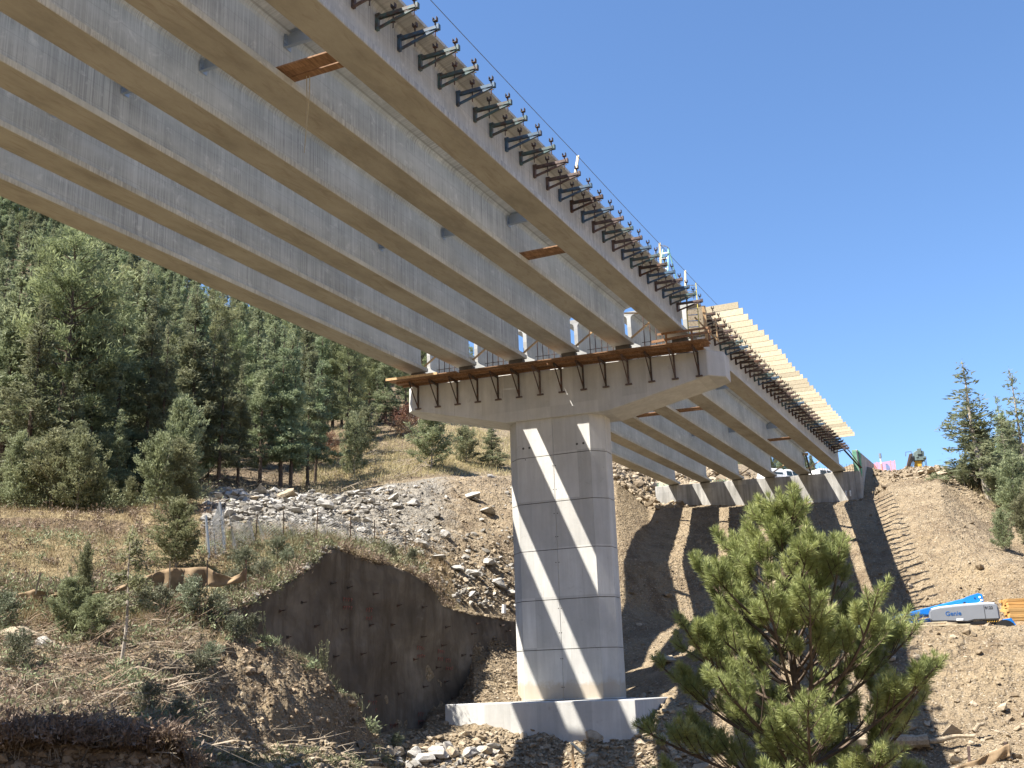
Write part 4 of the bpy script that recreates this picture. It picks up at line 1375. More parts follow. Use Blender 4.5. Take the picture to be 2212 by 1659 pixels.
build_lift()
for k, (x0, x1, y0, y1, r_) in enumerate(((1930, 2046, 1349.5, 1344, 54.6), (1985, 2096, 1352, 1349, 54.3))):
    mb = MB(); mb.bar(at(x0, y0, r_), at(x1, y1, r_), 0.24, 0.07)
    tag(mb.build('board', M['joist'], bevel=0.004), ('long pale board lying on the berm before the boom', 'second pale board lying on the berm under the grey cover')[k], 'board')


def timber_stack(px, py, r, cols, rows, L, label, turn):
    p = at(px, py, r)
    az = math.atan2(p[0], p[1])
    root = empty('timber_stack', p, -az + turn, label, 'timber stack')
    for i in range(rows):
        for j in range(cols):
            mb = MB(); mb.box((0, 0, 0), (0.235, L, 0.145))
            o = mb.build('timber', M['lumber'], root, bevel=0.006)
            o.location = (j * 0.245 + rnd.uniform(-0.01, 0.01), rnd.uniform(-0.06, 0.06), i * 0.15)
    return root


M['lumber_orange'] = mat_wood('orange_lumber', (0.40, 0.22, 0.07), (0.58, 0.34, 0.12), (0.70, 0.45, 0.19))
_l = M['lumber']; M['lumber'] = M['lumber_orange']
timber_stack(2163, 1322, 60.5, 4, 4, 2.4, 'upper stack of orange timbers at the right edge behind the boom lift', -1.15)
timber_stack(2170, 1343, 59.0, 3, 4, 2.4, 'lower stack of orange timbers right of the boom lift', -1.15)
M['lumber'] = _l

# yellow and grey machine head over the crest
def build_machine():
    p = at(1975, 1014, 97)
    az = math.atan2(p[0], p[1])
    root = empty('drill_rig', p, -az, 'yellow and grey machine mast poking over the crest of the slope', 'machine')
    mb = MB(); mb.prism([(x, -0.25, z) for x, z in [(-0.25, -1.0), (0.45, -1.0), (0.75, 0.72), (0.12, 0.74)]], (0, 0, 0), (0, 0.5, 0)); mb.build('boom', M['machine_yellow'], root, bevel=0.03)
    mb = MB(); mb.prism([(x, -0.4, z) for x, z in [(0.0, 0.70), (0.95, 0.66), (1.0, 1.50), (0.45, 1.62), (0.1, 1.45)]], (0, 0, 0), (0, 0.8, 0)); mb.build('drill_head', M['machine_grey'], root, bevel=0.05)
    mb = MB(); mb.box((0.45, -0.5, 1.2), (0.8, 0.5, 1.75)).box((0.3, -0.45, 0.95), (0.5, -0.38, 1.3)).box((0.85, -0.5, 0.8), (1.12, 0.2, 1.0)); mb.build('motor_block', M['machine_grey'], root, bevel=0.03)
    mb = MB(); mb.prism([(x, -0.35, z) for x, z in [(-0.85, -0.4), (-0.6, -0.4), (0.0, 0.9), (0.05, 1.40), (-0.25, 1.35)]], (0, 0, 0), (0, 0.5, 0)); mb.build('mast', M['dark_steel'], root, bevel=0.03)
    mb = MB()
    for x in (0.75, 0.95, 1.05): mb.tube([(x, -0.3, 0.7), (x + 0.02, -0.3, 0.1), (x + 0.05, -0.3, -0.5)], 0.025, 5)
    for k in range(5): mb.tube([(-0.7 + k * 0.1, -0.4, -0.3), (-0.4 + k * 0.1, -0.55, 0.4), (-0.1 + k * 0.06, -0.4, 1.1)], 0.03, 5)
    mb.build('hose', M['black'], root)
    mb = MB(); mb.tube([(-0.55, -0.2, 1.2), (-0.5, -0.2, 1.58), (-0.05, -0.2, 1.58), (-0.05, -0.2, 1.3)], 0.025, 5); mb.build('guard_rail', M['dark_steel'], root)


build_machine()


def build_safety_fence():
    p = at(1912, 1020, 97)
    az = math.atan2(p[0], p[1])
    root = empty('safety_fence', p, -az, 'pinkish orange plastic mesh fence on the crest behind the wing wall', 'safety fence')
    mb = MB()
    for k in range(26):
        x = -0.85 + k * 0.068
        mb.box((x, -0.006, -0.3), (x + 0.018, 0.006, 0.92 + 0.05 * math.sin(x * 3)))
    for k in range(11):
        z = -0.3 + k * 0.12
        mb.box((-0.86, -0.008, z), (0.92, 0.008, z + 0.03))
    mb.build('mesh', M['safety_mesh'], root)
    for x in (-0.6, 0.55, 0.9):
        MB().bar((x, 0.02, -0.5), (x + 0.02, 0.02, 1.0), 0.05).build('post', M['safety_mesh'], root)
    q = at(1906, 1020, 96.5)
    r2 = empty('marker_post', q, -az, 'red and white marker post with silver top beside the orange mesh fence', 'marker post')
    MB().tube([(0, 0, -0.4), (0, 0, 0.75)], 0.09, 8).build('lower_post', M['safety_mesh'], r2)
    MB().tube([(0, 0, 0.75), (0, 0, 1.3)], 0.07, 8).build('upper_post', M['white'], r2)
    MB().tube([(0, 0, 1.3), (0, 0, 1.7)], 0.12, 8).build('lamp_head', M['galv'], r2)


build_safety_fence()


# ================================================================== FENCES
def build_chainlink():
    pts = [(446, 45.5, 1.9), (478, 46.5, 2.3), (540, 48.5, 1.35), (602, 50.0, 1.35), (672, 51.5, 1.5), (746, 53.0, 1.3), (798, 54.5, 1.3), (866, 55.5, 1.2)]
    P = [on_ground(px, r) for px, r, h in pts]
    root = empty('chain_link_fence', P[1], 0, 'sagging galvanised chain link fence along the grass above the sprayed wall', 'fence')
    o = P[1]
    for i, (px, r, h) in enumerate(pts):
        mb = MB()
        lean = np.array([-0.16, 0, 0]) if i < 2 else np.array([rnd.uniform(-.05, .05), 0, 0])
        mb.tube([P[i] - o - (0, 0, .3), P[i] - o + lean * h + (0, 0, h)], 0.055 if i < 2 else 0.028, 8)
        mb.build('post', M['galv'] if i < 2 else M['dark_steel'], root)
    for i in range(len(pts) - 1):
        mb = MB()
        a, b = P[i] - o, P[i + 1] - o
        ha, hb = pts[i][2] * 0.95, pts[i + 1][2] * 0.95
        ln = np.linalg.norm(b - a)
        sp = 0.11 if i < 2 else 0.16
        n = int(ln / sp)
        sag = 0.35 if i == 1 else 0.12

        def pt(u, v):
            h = (ha + (hb - ha) * u) * (1 - sag * math.sin(math.pi * u) * v)
            q = a + (b - a) * u
            return q + np.array([0.12 * math.sin(u * 9 + v * 3), -0.15 * math.sin(math.pi * u) * v, h * v])
        hm = (ha + hb) / 2
        du = hm / ln
        for k in range(-int(n * du), n + int(n * du)):
            for sg in (1, -1):
                u0 = k / n
                ps = []
                for v in np.linspace(0, 1, 9):
                    u = u0 + sg * v * du
                    if -0.001 <= u <= 1.001: ps.append(pt(u, v))
                if len(ps) > 1: mb.tube(ps, 0.008, 3, cap=False)
        mb.build('wire_mesh', M['fence_wire'], root)
    mb = MB()   # loose end of the mesh gathered on the corner post
    for k in range(16):
        u = k / 15
        mb.tube([P[1] - o + np.array([-0.9 * u + 0.12 * math.sin(9 * u), -0.2 * math.sin(u * 5), 0.05]), P[1] - o + np.array([-0.45 * u - 0.3, -0.12, 1.0]), P[1] - o + np.array([-0.36 - 0.05 * u, 0, 2.2])], 0.006, 3)
        mb.tube([P[1] - o + np.array([-0.9, -0.1, 0.1 + 0.07 * k]), P[1] - o + np.array([-0.3, -0.1, 0.1 + 0.13 * k])], 0.005, 3)
    mb.build('gathered_mesh', M['fence_wire'], root)


build_chainlink()


def fabric(name, cols, r, label, mat, parent=None, thick=0.02):
    """cloth strip from (px, y_top, y_bottom[, r]) columns"""
    V, n = [], 7
    for c in cols:
        rr = c[3] if len(c) > 3 else r
        a, b = at(c[0], c[1], rr), at(c[0], c[2], rr)
        for k in range(n):
            v = k / (n - 1)
            V.append(a + (b - a) * v + np.array([0, 0.06 * math.sin(c[0] * 0.13 + v * 2.5) + 0.03 * math.sin(v * 7 + c[0] * .05), 0]))
    mb = MB()
    vs = V + [p + np.array([0, thick, 0]) for p in V]
    m_ = len(cols)
    off = m_ * n
    fs = []
    for i in range(m_ - 1):
        for k in range(n - 1):
            a = i * n + k
            fs.append((a, a + n, a + n + 1, a + 1)); fs.append((off + a, off + a + 1, off + a + n + 1, off + a + n))
    for i in range(m_ - 1):
        a = i * n
        fs.append((a, off + a, off + a + n, a + n)); a += n - 1
        fs.append((a, a + n, off + a + n, off + a))
    for k in range(n - 1):
        fs.append((k, k + 1, off + k + 1, off + k)); a = (m_ - 1) * n + k
        fs.append((a, off + a, off + a + 1, a + 1))
    mb.add(vs, fs)
    o = mb.build(name, mat, parent, smooth=True)
    if parent is None: tag(o, label, 'silt fence')
    return o


def dens(c, k=6):
    c = np.array(c, float); t = np.linspace(0, len(c) - 1, (len(c) - 1) * k + 1)
    return np.stack([np.interp(t, np.arange(len(c)), c[:, j]) for j in range(c.shape[1])], 1)


root = empty('silt_fence', (0, 0, 0), 0, 'tan silt fence with dark stakes, sagging between brush at the left bank', 'silt fence')
fabric('fabric', dens([(330, 1240, 1283), (350, 1231, 1286), (368, 1227, 1284), (410, 1226, 1272), (446, 1224, 1268), (470, 1238, 1268), (500, 1247, 1262), (518, 1240, 1258), (531, 1226, 1252)]), 38.3, None, M['tan_fabric'], root)
for px, y0, y1 in ((366, 1212, 1295), (447, 1210, 1280), (531, 1210, 1272)):
    MB().bar(at(px, y1, 38.2), at(px + 1, y0, 38.2), 0.05).build('stake', M['old_wood'] if px == 366 else M['dark_steel'], root)
root = empty('silt_fence', (0, 0, 0), 0, 'fallen tan silt fence lying in the grass at far left', 'silt fence')
fabric('fabric', dens([(-30, 1300, 1318), (8, 1293, 1312), (40, 1282, 1304), (72, 1273, 1296), (108, 1280, 1290), (158, 1277, 1286), (223, 1276, 1282), (270, 1262, 1274), (300, 1249, 1266), (330, 1240, 1266)]), 37.9, None, M['tan_fabric'], root)
MB().bar(at(76, 1285, 37.8), at(88, 1236, 37.8), 0.06).build('stake', M['old_wood'], root)
root = empty('silt_fence', (0, 0, 0), 0, 'short tan silt fence on dark posts at the lower right corner', 'silt fence')
fabric('fabric', dens([(2040, 1672, 1690), (2070, 1655, 1688), (2110, 1640, 1668), (2150, 1622, 1652), (2170, 1610, 1640), (2183, 1606, 1634)]), 42.6, None, M['tan_fabric'], root)
for px, y0, y1 in ((2092, 1612, 1672), (2135, 1650, 1690), (2158, 1634, 1690), (2172, 1603, 1690), (2181, 1600, 1690)):
    MB().bar(at(px + (4 if px != 2172 else 2), y1, 42.8), at(px, y0, 42.8), 0.10).build('post', M['old_wood'] if px == 2181 else M['rust'], root)
mb = MB(); mb.bar(at(1239, 1690, 42.9), at(1237, 1610, 42.9), 0.20, 0.10)
tag(mb.build('stake', M['lumber']), 'brown wooden stake before the footing at the bottom edge', 'stake')
mb = MB(); mb.bar(at(1232, 1604, 43.2), at(1262, 1630, 42.6), 0.14, 0.06)
tag(mb.build('splintered_board', M['joist']), 'pale splintered board leaning by the brown stake', 'board')
mb = MB(); mb.tube([at(1088, 1325, 57), at(1089, 1306, 57)], 0.12, 10)
tag(mb.build('white_pipe', M['white']), 'short white pipe standing beside the pier above the wall', 'pipe')


def log(px0, y0, px1, y1, r0, r1, rad, label, mat):
    a, b = at(px0, y0, r0), at(px1, y1, r1)
    pts = [a + (b - a) * t + np.array([0, 0, 0.04 * math.sin(t * 7 + px0)]) for t in np.linspace(0, 1, 9)]
    mb = MB(); mb.tube(pts, [rad * (1 - 0.25 * t) * rnd.uniform(0.78, 1.15) for t in np.linspace(0, 1, 9)], 9)
    return tag(mb.build('log', mat), label, 'log')


log(1815, 1601, 2006, 1599, 43.9, 43.8, 0.30, 'large broken grey log lying by the pine at lower right', M['old_wood'])
log(2008, 1600, 2105, 1588, 43.9, 44.0, 0.10, 'split pale slab of wood continuing the large log', M['old_wood'])
log(2103, 1578, 2125, 1560, 44.4, 44.6, 0.09, 'short pale log lying alone on the dirt above the slab', M['old_wood'])
log(1930, 1583, 1980, 1572, 44.3, 44.4, 0.06, 'thin branch lying just above the large log', M['old_wood'])
# PART3-END


# ================================================================== ROCKS
def ico(sub=1):
    bm = bmesh.new()
    bmesh.ops.create_icosphere(bm, subdivisions=sub, radius=1.0)
    V = np.array([v.co[:] for v in bm.verts]); Fc = np.array([[v.index for v in f.verts] for f in bm.faces])
    bm.free()
    return V, Fc


ICO1, ICO2 = ico(1), ico(2)


def mat_rock(name, a, b, c):
    m = NT(name)
    co = m.coord((1, 1, 1), jitter=True)
    ge = m.node('ShaderNodeNewGeometry')
    isl = m.ramp(ge.outputs['Random Per Island'], [(0.0, a), (0.5, b), (1.0, c)])
    n = m.noise(co, 3.0, 6, 0.7)
    col = m.mix(m.ramp(n, [(0.35, 0.55), (0.65, 0.0)]), isl, tuple(x * 0.55 for x in a))
    return m.done(col, 0.9, m.bump(m.noise(co, 6.0, 6, 0.75), 0.6, 0.05))


M['rock_grey'] = mat_rock('grey_rock', (0.15, 0.137, 0.115), (0.31, 0.29, 0.255), (0.50, 0.48, 0.44))
M['rock_tan'] = mat_rock('tan_rock', (0.19, 0.147, 0.098), (0.31, 0.248, 0.168), (0.46, 0.385, 0.285))
M['clod'] = mat_rock('earth_clods', (0.14, 0.102, 0.066), (0.28, 0.21, 0.14), (0.44, 0.35, 0.245))


def rock_shape(base, seed, flat=0.65):
    g = np.random.default_rng(seed)
    V = base[0].copy()
    V = V * (1 + 0.16 * g.normal(size=(len(V), 1)))
    for _ in range(9):                       # cut with random planes: facetted block
        d = g.normal(size=3); d /= np.linalg.norm(d)
        k = g.uniform(0.30, 0.75)
        e = V @ d - k
        V = V - np.clip(e, 0, None)[:, None] * d * 0.92
    V *= np.array([g.uniform(0.8, 1.35), g.uniform(0.75, 1.1), g.uniform(flat * 0.7, flat * 1.2)])
    return V


def scatter_rocks(name, pts, sizes, mat, seed=0, sink=0.25, kind='stuff', label=None, cat=None):
    g = np.random.default_rng(seed)
    shapes = [rock_shape(ICO1, seed * 31 + k) for k in range(14)]
    n = len(pts)
    pick = g.integers(0, len(shapes), n)
    ang = g.uniform(0, 2 * math.pi, n); tilt = g.normal(0, 0.35, n)
    S = np.stack(shapes)[pick]               # n x v x 3
    c, s = np.cos(tilt)[:, None], np.sin(tilt)[:, None]
    x, y, z = S[:, :, 0], S[:, :, 1] * c - S[:, :, 2] * s, S[:, :, 1] * s + S[:, :, 2] * c
    c, s = np.cos(ang)[:, None], np.sin(ang)[:, None]
    x, y = x * c - y * s, x * s + y * c
    V = np.stack([x, y, z], -1) * sizes[:, None, None] + pts[:, None, :]
    V[:, :, 2] += (sizes * (0.55 - sink * 1.6))[:, None]
    nv = V.shape[1]
    Fc = (ICO1[1][None] + (np.arange(n) * nv)[:, None, None]).reshape(-1, 3)
    me = np_mesh(name, V.reshape(-1, 3), Fc, mat)
    me.shade_flat()
    o = link(name, me)
    return tag(o, label, cat, None, kind)


def zone_pts(n, px0, px1, k0, k1, seed, weight=None):
    """random ground points between two control lines"""
    g = np.random.default_rng(seed)
    px = g.uniform(px0, px1, n); kk = g.uniform(k0, k1, n)
    a = np.arctan((px - 1106) / F)
    out_r = np.empty(n)
    for i in range(n):
        rk = [np.interp(a[i], c[:, 0], c[:, 1]) for c in CURVES[int(k0):int(k1) + 2]]
        out_r[i] = np.interp(kk[i] - int(k0), np.arange(len(rk)), rk)
    x, y = np.sin(a) * out_r, np.cos(a) * out_r
    P = np.stack([x, y, zgv(x, y)], -1)
    return P, px, kk, out_r


def pareto(n, lo, hi, seed, p=2.2):
    g = np.random.default_rng(seed)
    u = g.random(n)
    return (lo ** -p + u * (hi ** -p - lo ** -p)) ** (-1 / p)


# grey blasted rock spread over the talus behind the chain link fence
P, px, kk, _ = zone_pts(9000, 425, 1120, 9.6, 11.25, 1)
g = np.random.default_rng(5)
w = np.clip((900 - px) / 330, 0.03, 1) * np.clip((kk - 9.3) / 0.8, 0.25, 1)
ok = g.random(len(P)) < w
scatter_rocks('talus_rocks', P[ok], pareto(ok.sum(), 0.09, 0.55, 6, 1.6), M['rock_grey'], 1)
P, px, kk, _ = zone_pts(2600, 425, 1125, 9.0, 11.2, 11)
scatter_rocks('tan_talus_rocks', P, pareto(len(P), 0.05, 0.26, 12, 2.4), M['rock_tan'], 2)
P, px, kk, _ = zone_pts(1700, 780, 1130, 8.2, 9.6, 13)
scatter_rocks('scree', P, pareto(len(P), 0.06, 0.36, 14, 1.9), M['rock_tan'], 3)
P, px, kk, _ = zone_pts(450, 780, 1130, 8.25, 9.8, 15)
scatter_rocks('grey_scree', P, pareto(len(P), 0.10, 0.45, 16, 1.8), M['rock_grey'], 4)
def rim_pts(n, px0, px1, seed, back=0.55):
    g = np.random.default_rng(seed)
    nr_ = np.array([0.92, -0.39, 0])
    return np.array([wall_pt(p, 1.0) - nr_ * g.uniform(-0.12, back) + np.array([0, 0, g.uniform(-0.04, 0.06)]) for p in g.uniform(px0, px1, n)])


P = rim_pts(1500, 474, 720, 151)
scatter_rocks('overspray_rubble', P, pareto(len(P), 0.05, 0.24, 152, 2.2), M['rock_grey'], 18, sink=0.3)
P, px, kk, _ = zone_pts(500, 395, 500, 6.6, 8.1, 153)
scatter_rocks('bank_top_rubble', P, pareto(len(P), 0.05, 0.24, 154, 2.0), M['rock_grey'], 19, sink=0.35)
P = rim_pts(1100, 700, 1130, 155)
scatter_rocks('wall_edge_stones', P, pareto(len(P), 0.04, 0.2, 156, 2.2), M['rock_tan'], 20, sink=0.3)
# gravel in front of and around the footing
P, px, kk, _ = zone_pts(4200, 800, 1500, 2.8, 6.6, 17)
scatter_rocks('gravel', P, pareto(len(P), 0.05, 0.30, 18, 2.0), M['rock_tan'], 5)
P, px, kk, _ = zone_pts(150, 830, 1060, 2.8, 4.6, 19)
scatter_rocks('broken_rock', P, pareto(len(P), 0.10, 0.42, 20, 1.6), M['rock_grey'], 6)
P, px, kk, _ = zone_pts(2600, 960, 1125, 6.2, 7.9, 21)
scatter_rocks('mound_gravel', P, pareto(len(P), 0.04, 0.22, 22, 2.2), M['rock_tan'], 7)
# the long slope under the far span and the dirt in front of the lift
P, px, kk, _ = zone_pts(15000, 1340, 2260, 8.0, 12.4, 23)
scatter_rocks('slope_gravel', P, pareto(len(P), 0.03, 0.30, 24, 3.2), M['rock_tan'], 8)
P, px, kk, _ = zone_pts(14000, 1400, 2260, 2.8, 7.6, 25)
scatter_rocks('berm_gravel', P, pareto(len(P), 0.025, 0.22, 26, 3.2), M['rock_tan'], 9)
P, px, kk, _ = zone_pts(420, 1340, 2260, 2.8, 11.8, 127)
scatter_rocks('slope_stones', P, pareto(len(P), 0.14, 0.5, 128, 2.0), M['rock_tan'], 17)
P, px, kk, _ = zone_pts(900, 1320, 1480, 11.0, 13.6, 27)
scatter_rocks('abutment_rocks', P, pareto(len(P), 0.12, 0.7, 28, 1.9), M['rock_tan'], 10)
P, px, kk, _ = zone_pts(1600, 1400, 1660, 13.2, 14.9, 29)
scatter_rocks('hillside_rocks', P, pareto(len(P), 0.2, 0.9, 30, 1.6), M['rock_tan'], 11)
P, px, kk, _ = zone_pts(800, 1890, 2120, 11.5, 13.2, 31)
scatter_rocks('crest_rocks', P, pareto(len(P), 0.08, 0.38, 32, 2.1), M['rock_tan'], 12)
# clods on the bank and its cut face
P, px, kk, _ = zone_pts(5200, 430, 815, 3.6, 5.05, 33)
scatter_rocks('earth_clods', P, pareto(len(P), 0.03, 0.26, 34, 2.6), M['clod'], 13, sink=0.35)
P, px, kk, _ = zone_pts(2600, -60, 470, 2.3, 5.2, 35)
scatter_rocks('bank_stones', P, pareto(len(P), 0.04, 0.28, 36, 2.2), M['clod'], 14, sink=0.3)
P, px, kk, _ = zone_pts(1500, 430, 830, 2.6, 4.0, 37)
scatter_rocks('pit_stones', P, pareto(len(P), 0.05, 0.3, 38, 2.0), M['rock_tan'], 15)
P, px, kk, _ = zone_pts(600, -40, 440, 1.95, 2.9, 39)
scatter_rocks('cut_face_rocks', P, pareto(len(P), 0.05, 0.25, 40, 1.8), M['clod'], 16, sink=0.4)

BOULD = []
for k in range(5):
    V = rock_shape(ICO2, 900 + k, 0.75)
    V += 0.05 * np.random.default_rng(k).normal(size=V.shape)
    for nm in ('grey', 'tan'):
        bme = np_mesh('boulder_%s' % nm, V, ICO2[1], M['rock_' + nm])
        bme.shade_flat()
        BOULD.append((nm, bme))


def boulder(px, r, size, kind, label, group=None, sq=1.0, k=None, py=None):
    p = on_ground(px, r) if py is None else at(px, py, r)
    c = [m for n_, m in BOULD if n_ == kind]
    o = link('boulder', c[(k if k is not None else rnd.randrange(5)) % 5])
    o.location = p + np.array([0, 0, size * 0.25])
    o.scale = (size, size * 0.9, size * sq)
    o.rotation_euler = (rnd.uniform(-.3, .3), rnd.uniform(-.3, .3), rnd.uniform(0, 6.28))
    return tag(o, label, 'boulder', group)


boulder(60, 34.9, 0.62, 'tan', 'pale flat boulder in the brush at far left of the bank', sq=0.6, k=1)
boulder(108, 34.5, 0.34, 'grey', 'small whitish rock right of the pale flat boulder')
boulder(1410, 56.0, 0.85, 'tan', 'large brown boulder in shade right of the pier base', sq=0.7)
boulder(1109, 53.0, 0.55, 'tan', 'angular boulder against the left edge of the pier foot', sq=1.3)
boulder(1250, 44.9, 0.50, 'tan', 'pale boulder at the front of the footing by the stake', sq=1.2, k=3)
boulder(1012, 71.5, 0.85, 'grey', 'dark split boulder alone on the smooth dirt mound', sq=0.6)
boulder(1045, 70.0, 0.62, 'grey', 'small dark boulder lower on the dirt mound')
boulder(2072, 58.8, 0.25, 'tan', 'small rock beside the boom lift cover')
for px, r, s in ((500, 62.4, 0.7), (555, 64.2, 0.95), (600, 64, 0.9), (640, 66.3, 0.95), (655, 66.5, 0.85), (720, 67.3, 0.8), (520, 60.5, 0.8), (575, 61, 0.8), (690, 63, 0.9), (760, 68, 0.6), (470, 62, 0.7), (840, 66.5, 0.7), (880, 66, 0.75), (850, 65, 0.6), (610, 58, 0.7), (740, 60.5, 0.6), (780, 60, 0.55), (950, 62, 0.7)):
    boulder(px, r, s * 0.72, 'grey' if rnd.random() < .75 else 'tan', 'large grey boulder on the rubble heap below the forest edge', 'boulders on the rubble heap', sq=0.75)
for px, r, s in ((850, 43.4, 0.45), (880, 43.5, 0.5), (905, 43.3, 0.42), (935, 43.6, 0.5), (960, 43.9, 0.4), (1000, 43.9, 0.45), (830, 43.2, 0.5), (1030, 44.1, 0.4)):
    boulder(px, r, s, 'grey' if rnd.random() < .5 else 'tan', 'broken boulder in the pile at the bottom left of the footing', 'boulders before the footing', sq=0.85)
for px, r, s in ((935, 57.0, 0.55), (975, 57.4, 0.6), (1010, 58.2, 0.5), (1060, 59.5, 0.65), (1040, 61, 0.6), (1090, 60, 0.5), (900, 57.5, 0.5)):
    boulder(px, r, s, 'grey', 'grey boulder on the scree between the sprayed wall and the mound', 'boulders on the scree', sq=0.7)
for px, r, s in ((2020, 88.8, 0.55), (2045, 88.3, 0.75), (1990, 89, 0.5), (1940, 90, 0.35)):
    boulder(px, r, s, 'tan', 'pale boulder along the sunlit crest below the drill machine', 'boulders along the crest', sq=0.6)


# ================================================================== PLANTS: leaf and needle generators
def leaves(C, D, L, Wd, g):
    """one slender triangle per entry: centre C, direction D, length L, width Wd"""
    n = len(C)
    D = D / (np.linalg.norm(D, axis=1, keepdims=True) + 1e-9)
    r = g.normal(size=(n, 3))
    X = np.cross(D, r); X /= (np.linalg.norm(X, axis=1, keepdims=True) + 1e-9)
    a = C - D * (L * 0.5)[:, None] + X * (Wd * 0.5)[:, None]
    b = C - D * (L * 0.5)[:, None] - X * (Wd * 0.5)[:, None]
    c = C + D * (L * 0.5)[:, None]
    V = np.stack([a, b, c], 1).reshape(-1, 3)
    return V, np.arange(n * 3).reshape(-1, 3)


def thick_leaves(C, D, L, Wd, g):
    """four-cornered blade, widest in the middle"""
    n = len(C)
    D = D / (np.linalg.norm(D, axis=1, keepdims=True) + 1e-9)
    r = g.normal(size=(n, 3))
    X = np.cross(D, r); X /= (np.linalg.norm(X, axis=1, keepdims=True) + 1e-9)
    V = np.stack([C - D * (L * .5)[:, None], C + X * (Wd * .5)[:, None], C + D * (L * .5)[:, None], C - X * (Wd * .5)[:, None]], 1).reshape(-1, 3)
    return V, np.arange(n * 4).reshape(-1, 4)


def conifer_meshes(name, seed, Ht, R, base, n_leaf, n_br, leafmat, barkmat, style='fir', lsize=0.42):
    """returns (trunk mesh, crown mesh) of one conifer standing at the origin"""
    g = np.random.default_rng(seed)
    u = np.sort(g.random(n_br)) ** 0.9                      # 0 at crown base, 1 at the tip
    hz = (base + (1 - base) * u) * Ht
    if style == 'fir':
        prof = (1 - u) ** 1.05 * 0.97 + 0.03
    elif style == 'pine':
        prof = np.clip(np.sin(np.pi * np.clip(u * 0.82 + 0.16, 0, 1)) ** 0.8, 0.12, 1)
    else:
        prof = np.clip((1 - u ** 2) ** 0.6, 0.08, 1)
    Lb = R * prof * g.uniform(0.62, 1.12, n_br)
    lob = 1 + 0.25 * np.sin(g.uniform(0, 6.28) + 2 * np.linspace(0, 9, n_br))
    Lb *= lob
    az = np.cumsum(g.uniform(1.7, 2.9, n_br))
    el = {'fir': 0.05, 'pine': 0.25, 'juniper': 0.58}[style] + g.normal(0, 0.14, n_br) + 0.45 * u
    d = np.stack([np.cos(az) * np.cos(el), np.sin(az) * np.cos(el), np.sin(el)], -1)
    droop = {'fir': 0.16, 'pine': 0.02, 'juniper': -0.1}[style]
    lean = g.normal(0, 0.012, 2)

    def spine(z):
        return np.stack([lean[0] * z + 0.05 * np.sin(z * 0.6 + seed), lean[1] * z + 0.05 * np.cos(z * 0.5), z], -1)
    mb = MB()
    zs = np.linspace(-0.4, Ht * 0.98, 9)
    mb.tube([spine(np.array(z)) for z in zs], [max(0.012 * Ht * (1 - 0.93 * i / 8) * 1.15, 0.015) for i in range(9)], 7)
    keepb = g.random(n_br) < 0.7
    for i in range(n_br):
        if not keepb[i]: continue
        o = spine(hz[i])
        pts = [o + d[i] * Lb[i] * f + np.array([0, 0, -droop * Lb[i] * f * f]) for f in (0, 0.45, 0.9)]
        mb.tube(pts, [0.010 * Lb[i] + 0.015, 0.007 * Lb[i] + 0.008, 0.006], 3, cap=False)
    trunk = mb.mesh(name + '_trunk', barkmat)
    # foliage clumps along the branches
    n_cl = n_leaf // 9
    pr = Lb ** 1.25; pr /= pr.sum()
    bi = g.choice(n_br, n_cl, p=pr)
    f = g.uniform(0.12, 1.0, n_cl) ** (0.75 if style != 'pine' else 0.45)
    lat = g.normal(0, 1, n_cl) * 0.22 * Lb[bi] * (1.15 - f) * (1.5 if style == 'fir' else 1.2)
    side = np.stack([-np.sin(az[bi]), np.cos(az[bi]), np.zeros(n_cl)], -1)
    Cc = spine(hz[bi]) + d[bi] * (Lb[bi] * f)[:, None] + side * lat[:, None]
    Cc[:, 2] += -droop * Lb[bi] * f * f + g.normal(0, 0.05 + 0.03 * R, n_cl)
    cs = lsize * g.uniform(0.7, 1.25, n_cl)
    rep = 9
    C = np.repeat(Cc, rep, 0) + g.normal(0, 1, (n_cl * rep, 3)) * np.repeat(cs, rep)[:, None] * np.array([0.42, 0.42, 0.26])
    out = np.repeat(d[bi] + side * np.sign(lat)[:, None] * 0.7, rep, 0)
    D = out * 0.8 + g.normal(0, 0.65, (n_cl * rep, 3)) + np.array([0, 0, 0.15 if style != 'pine' else 0.35])
    Ln = np.repeat(cs, rep) * g.uniform(0.6, 1.15, n_cl * rep)
    V, Fc = thick_leaves(C, D, Ln, Ln * (0.26 if style != 'pine' else 0.17), g)
    crown = np_mesh(name + '_crown', V, Fc, leafmat, 4)
    return trunk, crown


M['leaf_fir'] = mat_leaf('fir_needles', (0.10, 0.12, 0.062), (0.205, 0.235, 0.125), (0.32, 0.345, 0.20), 0.5, 0.42)
M['leaf_pine'] = mat_leaf('pine_needles', (0.10, 0.118, 0.055), (0.21, 0.235, 0.11), (0.34, 0.36, 0.18), 0.5, 0.42)
M['leaf_jun'] = mat_leaf('juniper_scales', (0.105, 0.12, 0.062), (0.215, 0.23, 0.12), (0.33, 0.34, 0.19), 0.8, 0.4)
M['leaf_grey'] = mat_leaf('grey_green_leaves', (0.075, 0.090, 0.055), (0.16, 0.175, 0.11), (0.26, 0.27, 0.18), 1.0)
M['leaf_rust'] = mat_leaf('dry_brown_leaves', (0.11, 0.055, 0.03), (0.21, 0.115, 0.065), (0.30, 0.18, 0.11), 1.0)

KINDS = {}


def kind(key, n, *args, **kw):
    KINDS[key] = [conifer_meshes('%s_%d' % (key, k), 50 * len(KINDS) + k, *args, **kw) for k in range(n)]


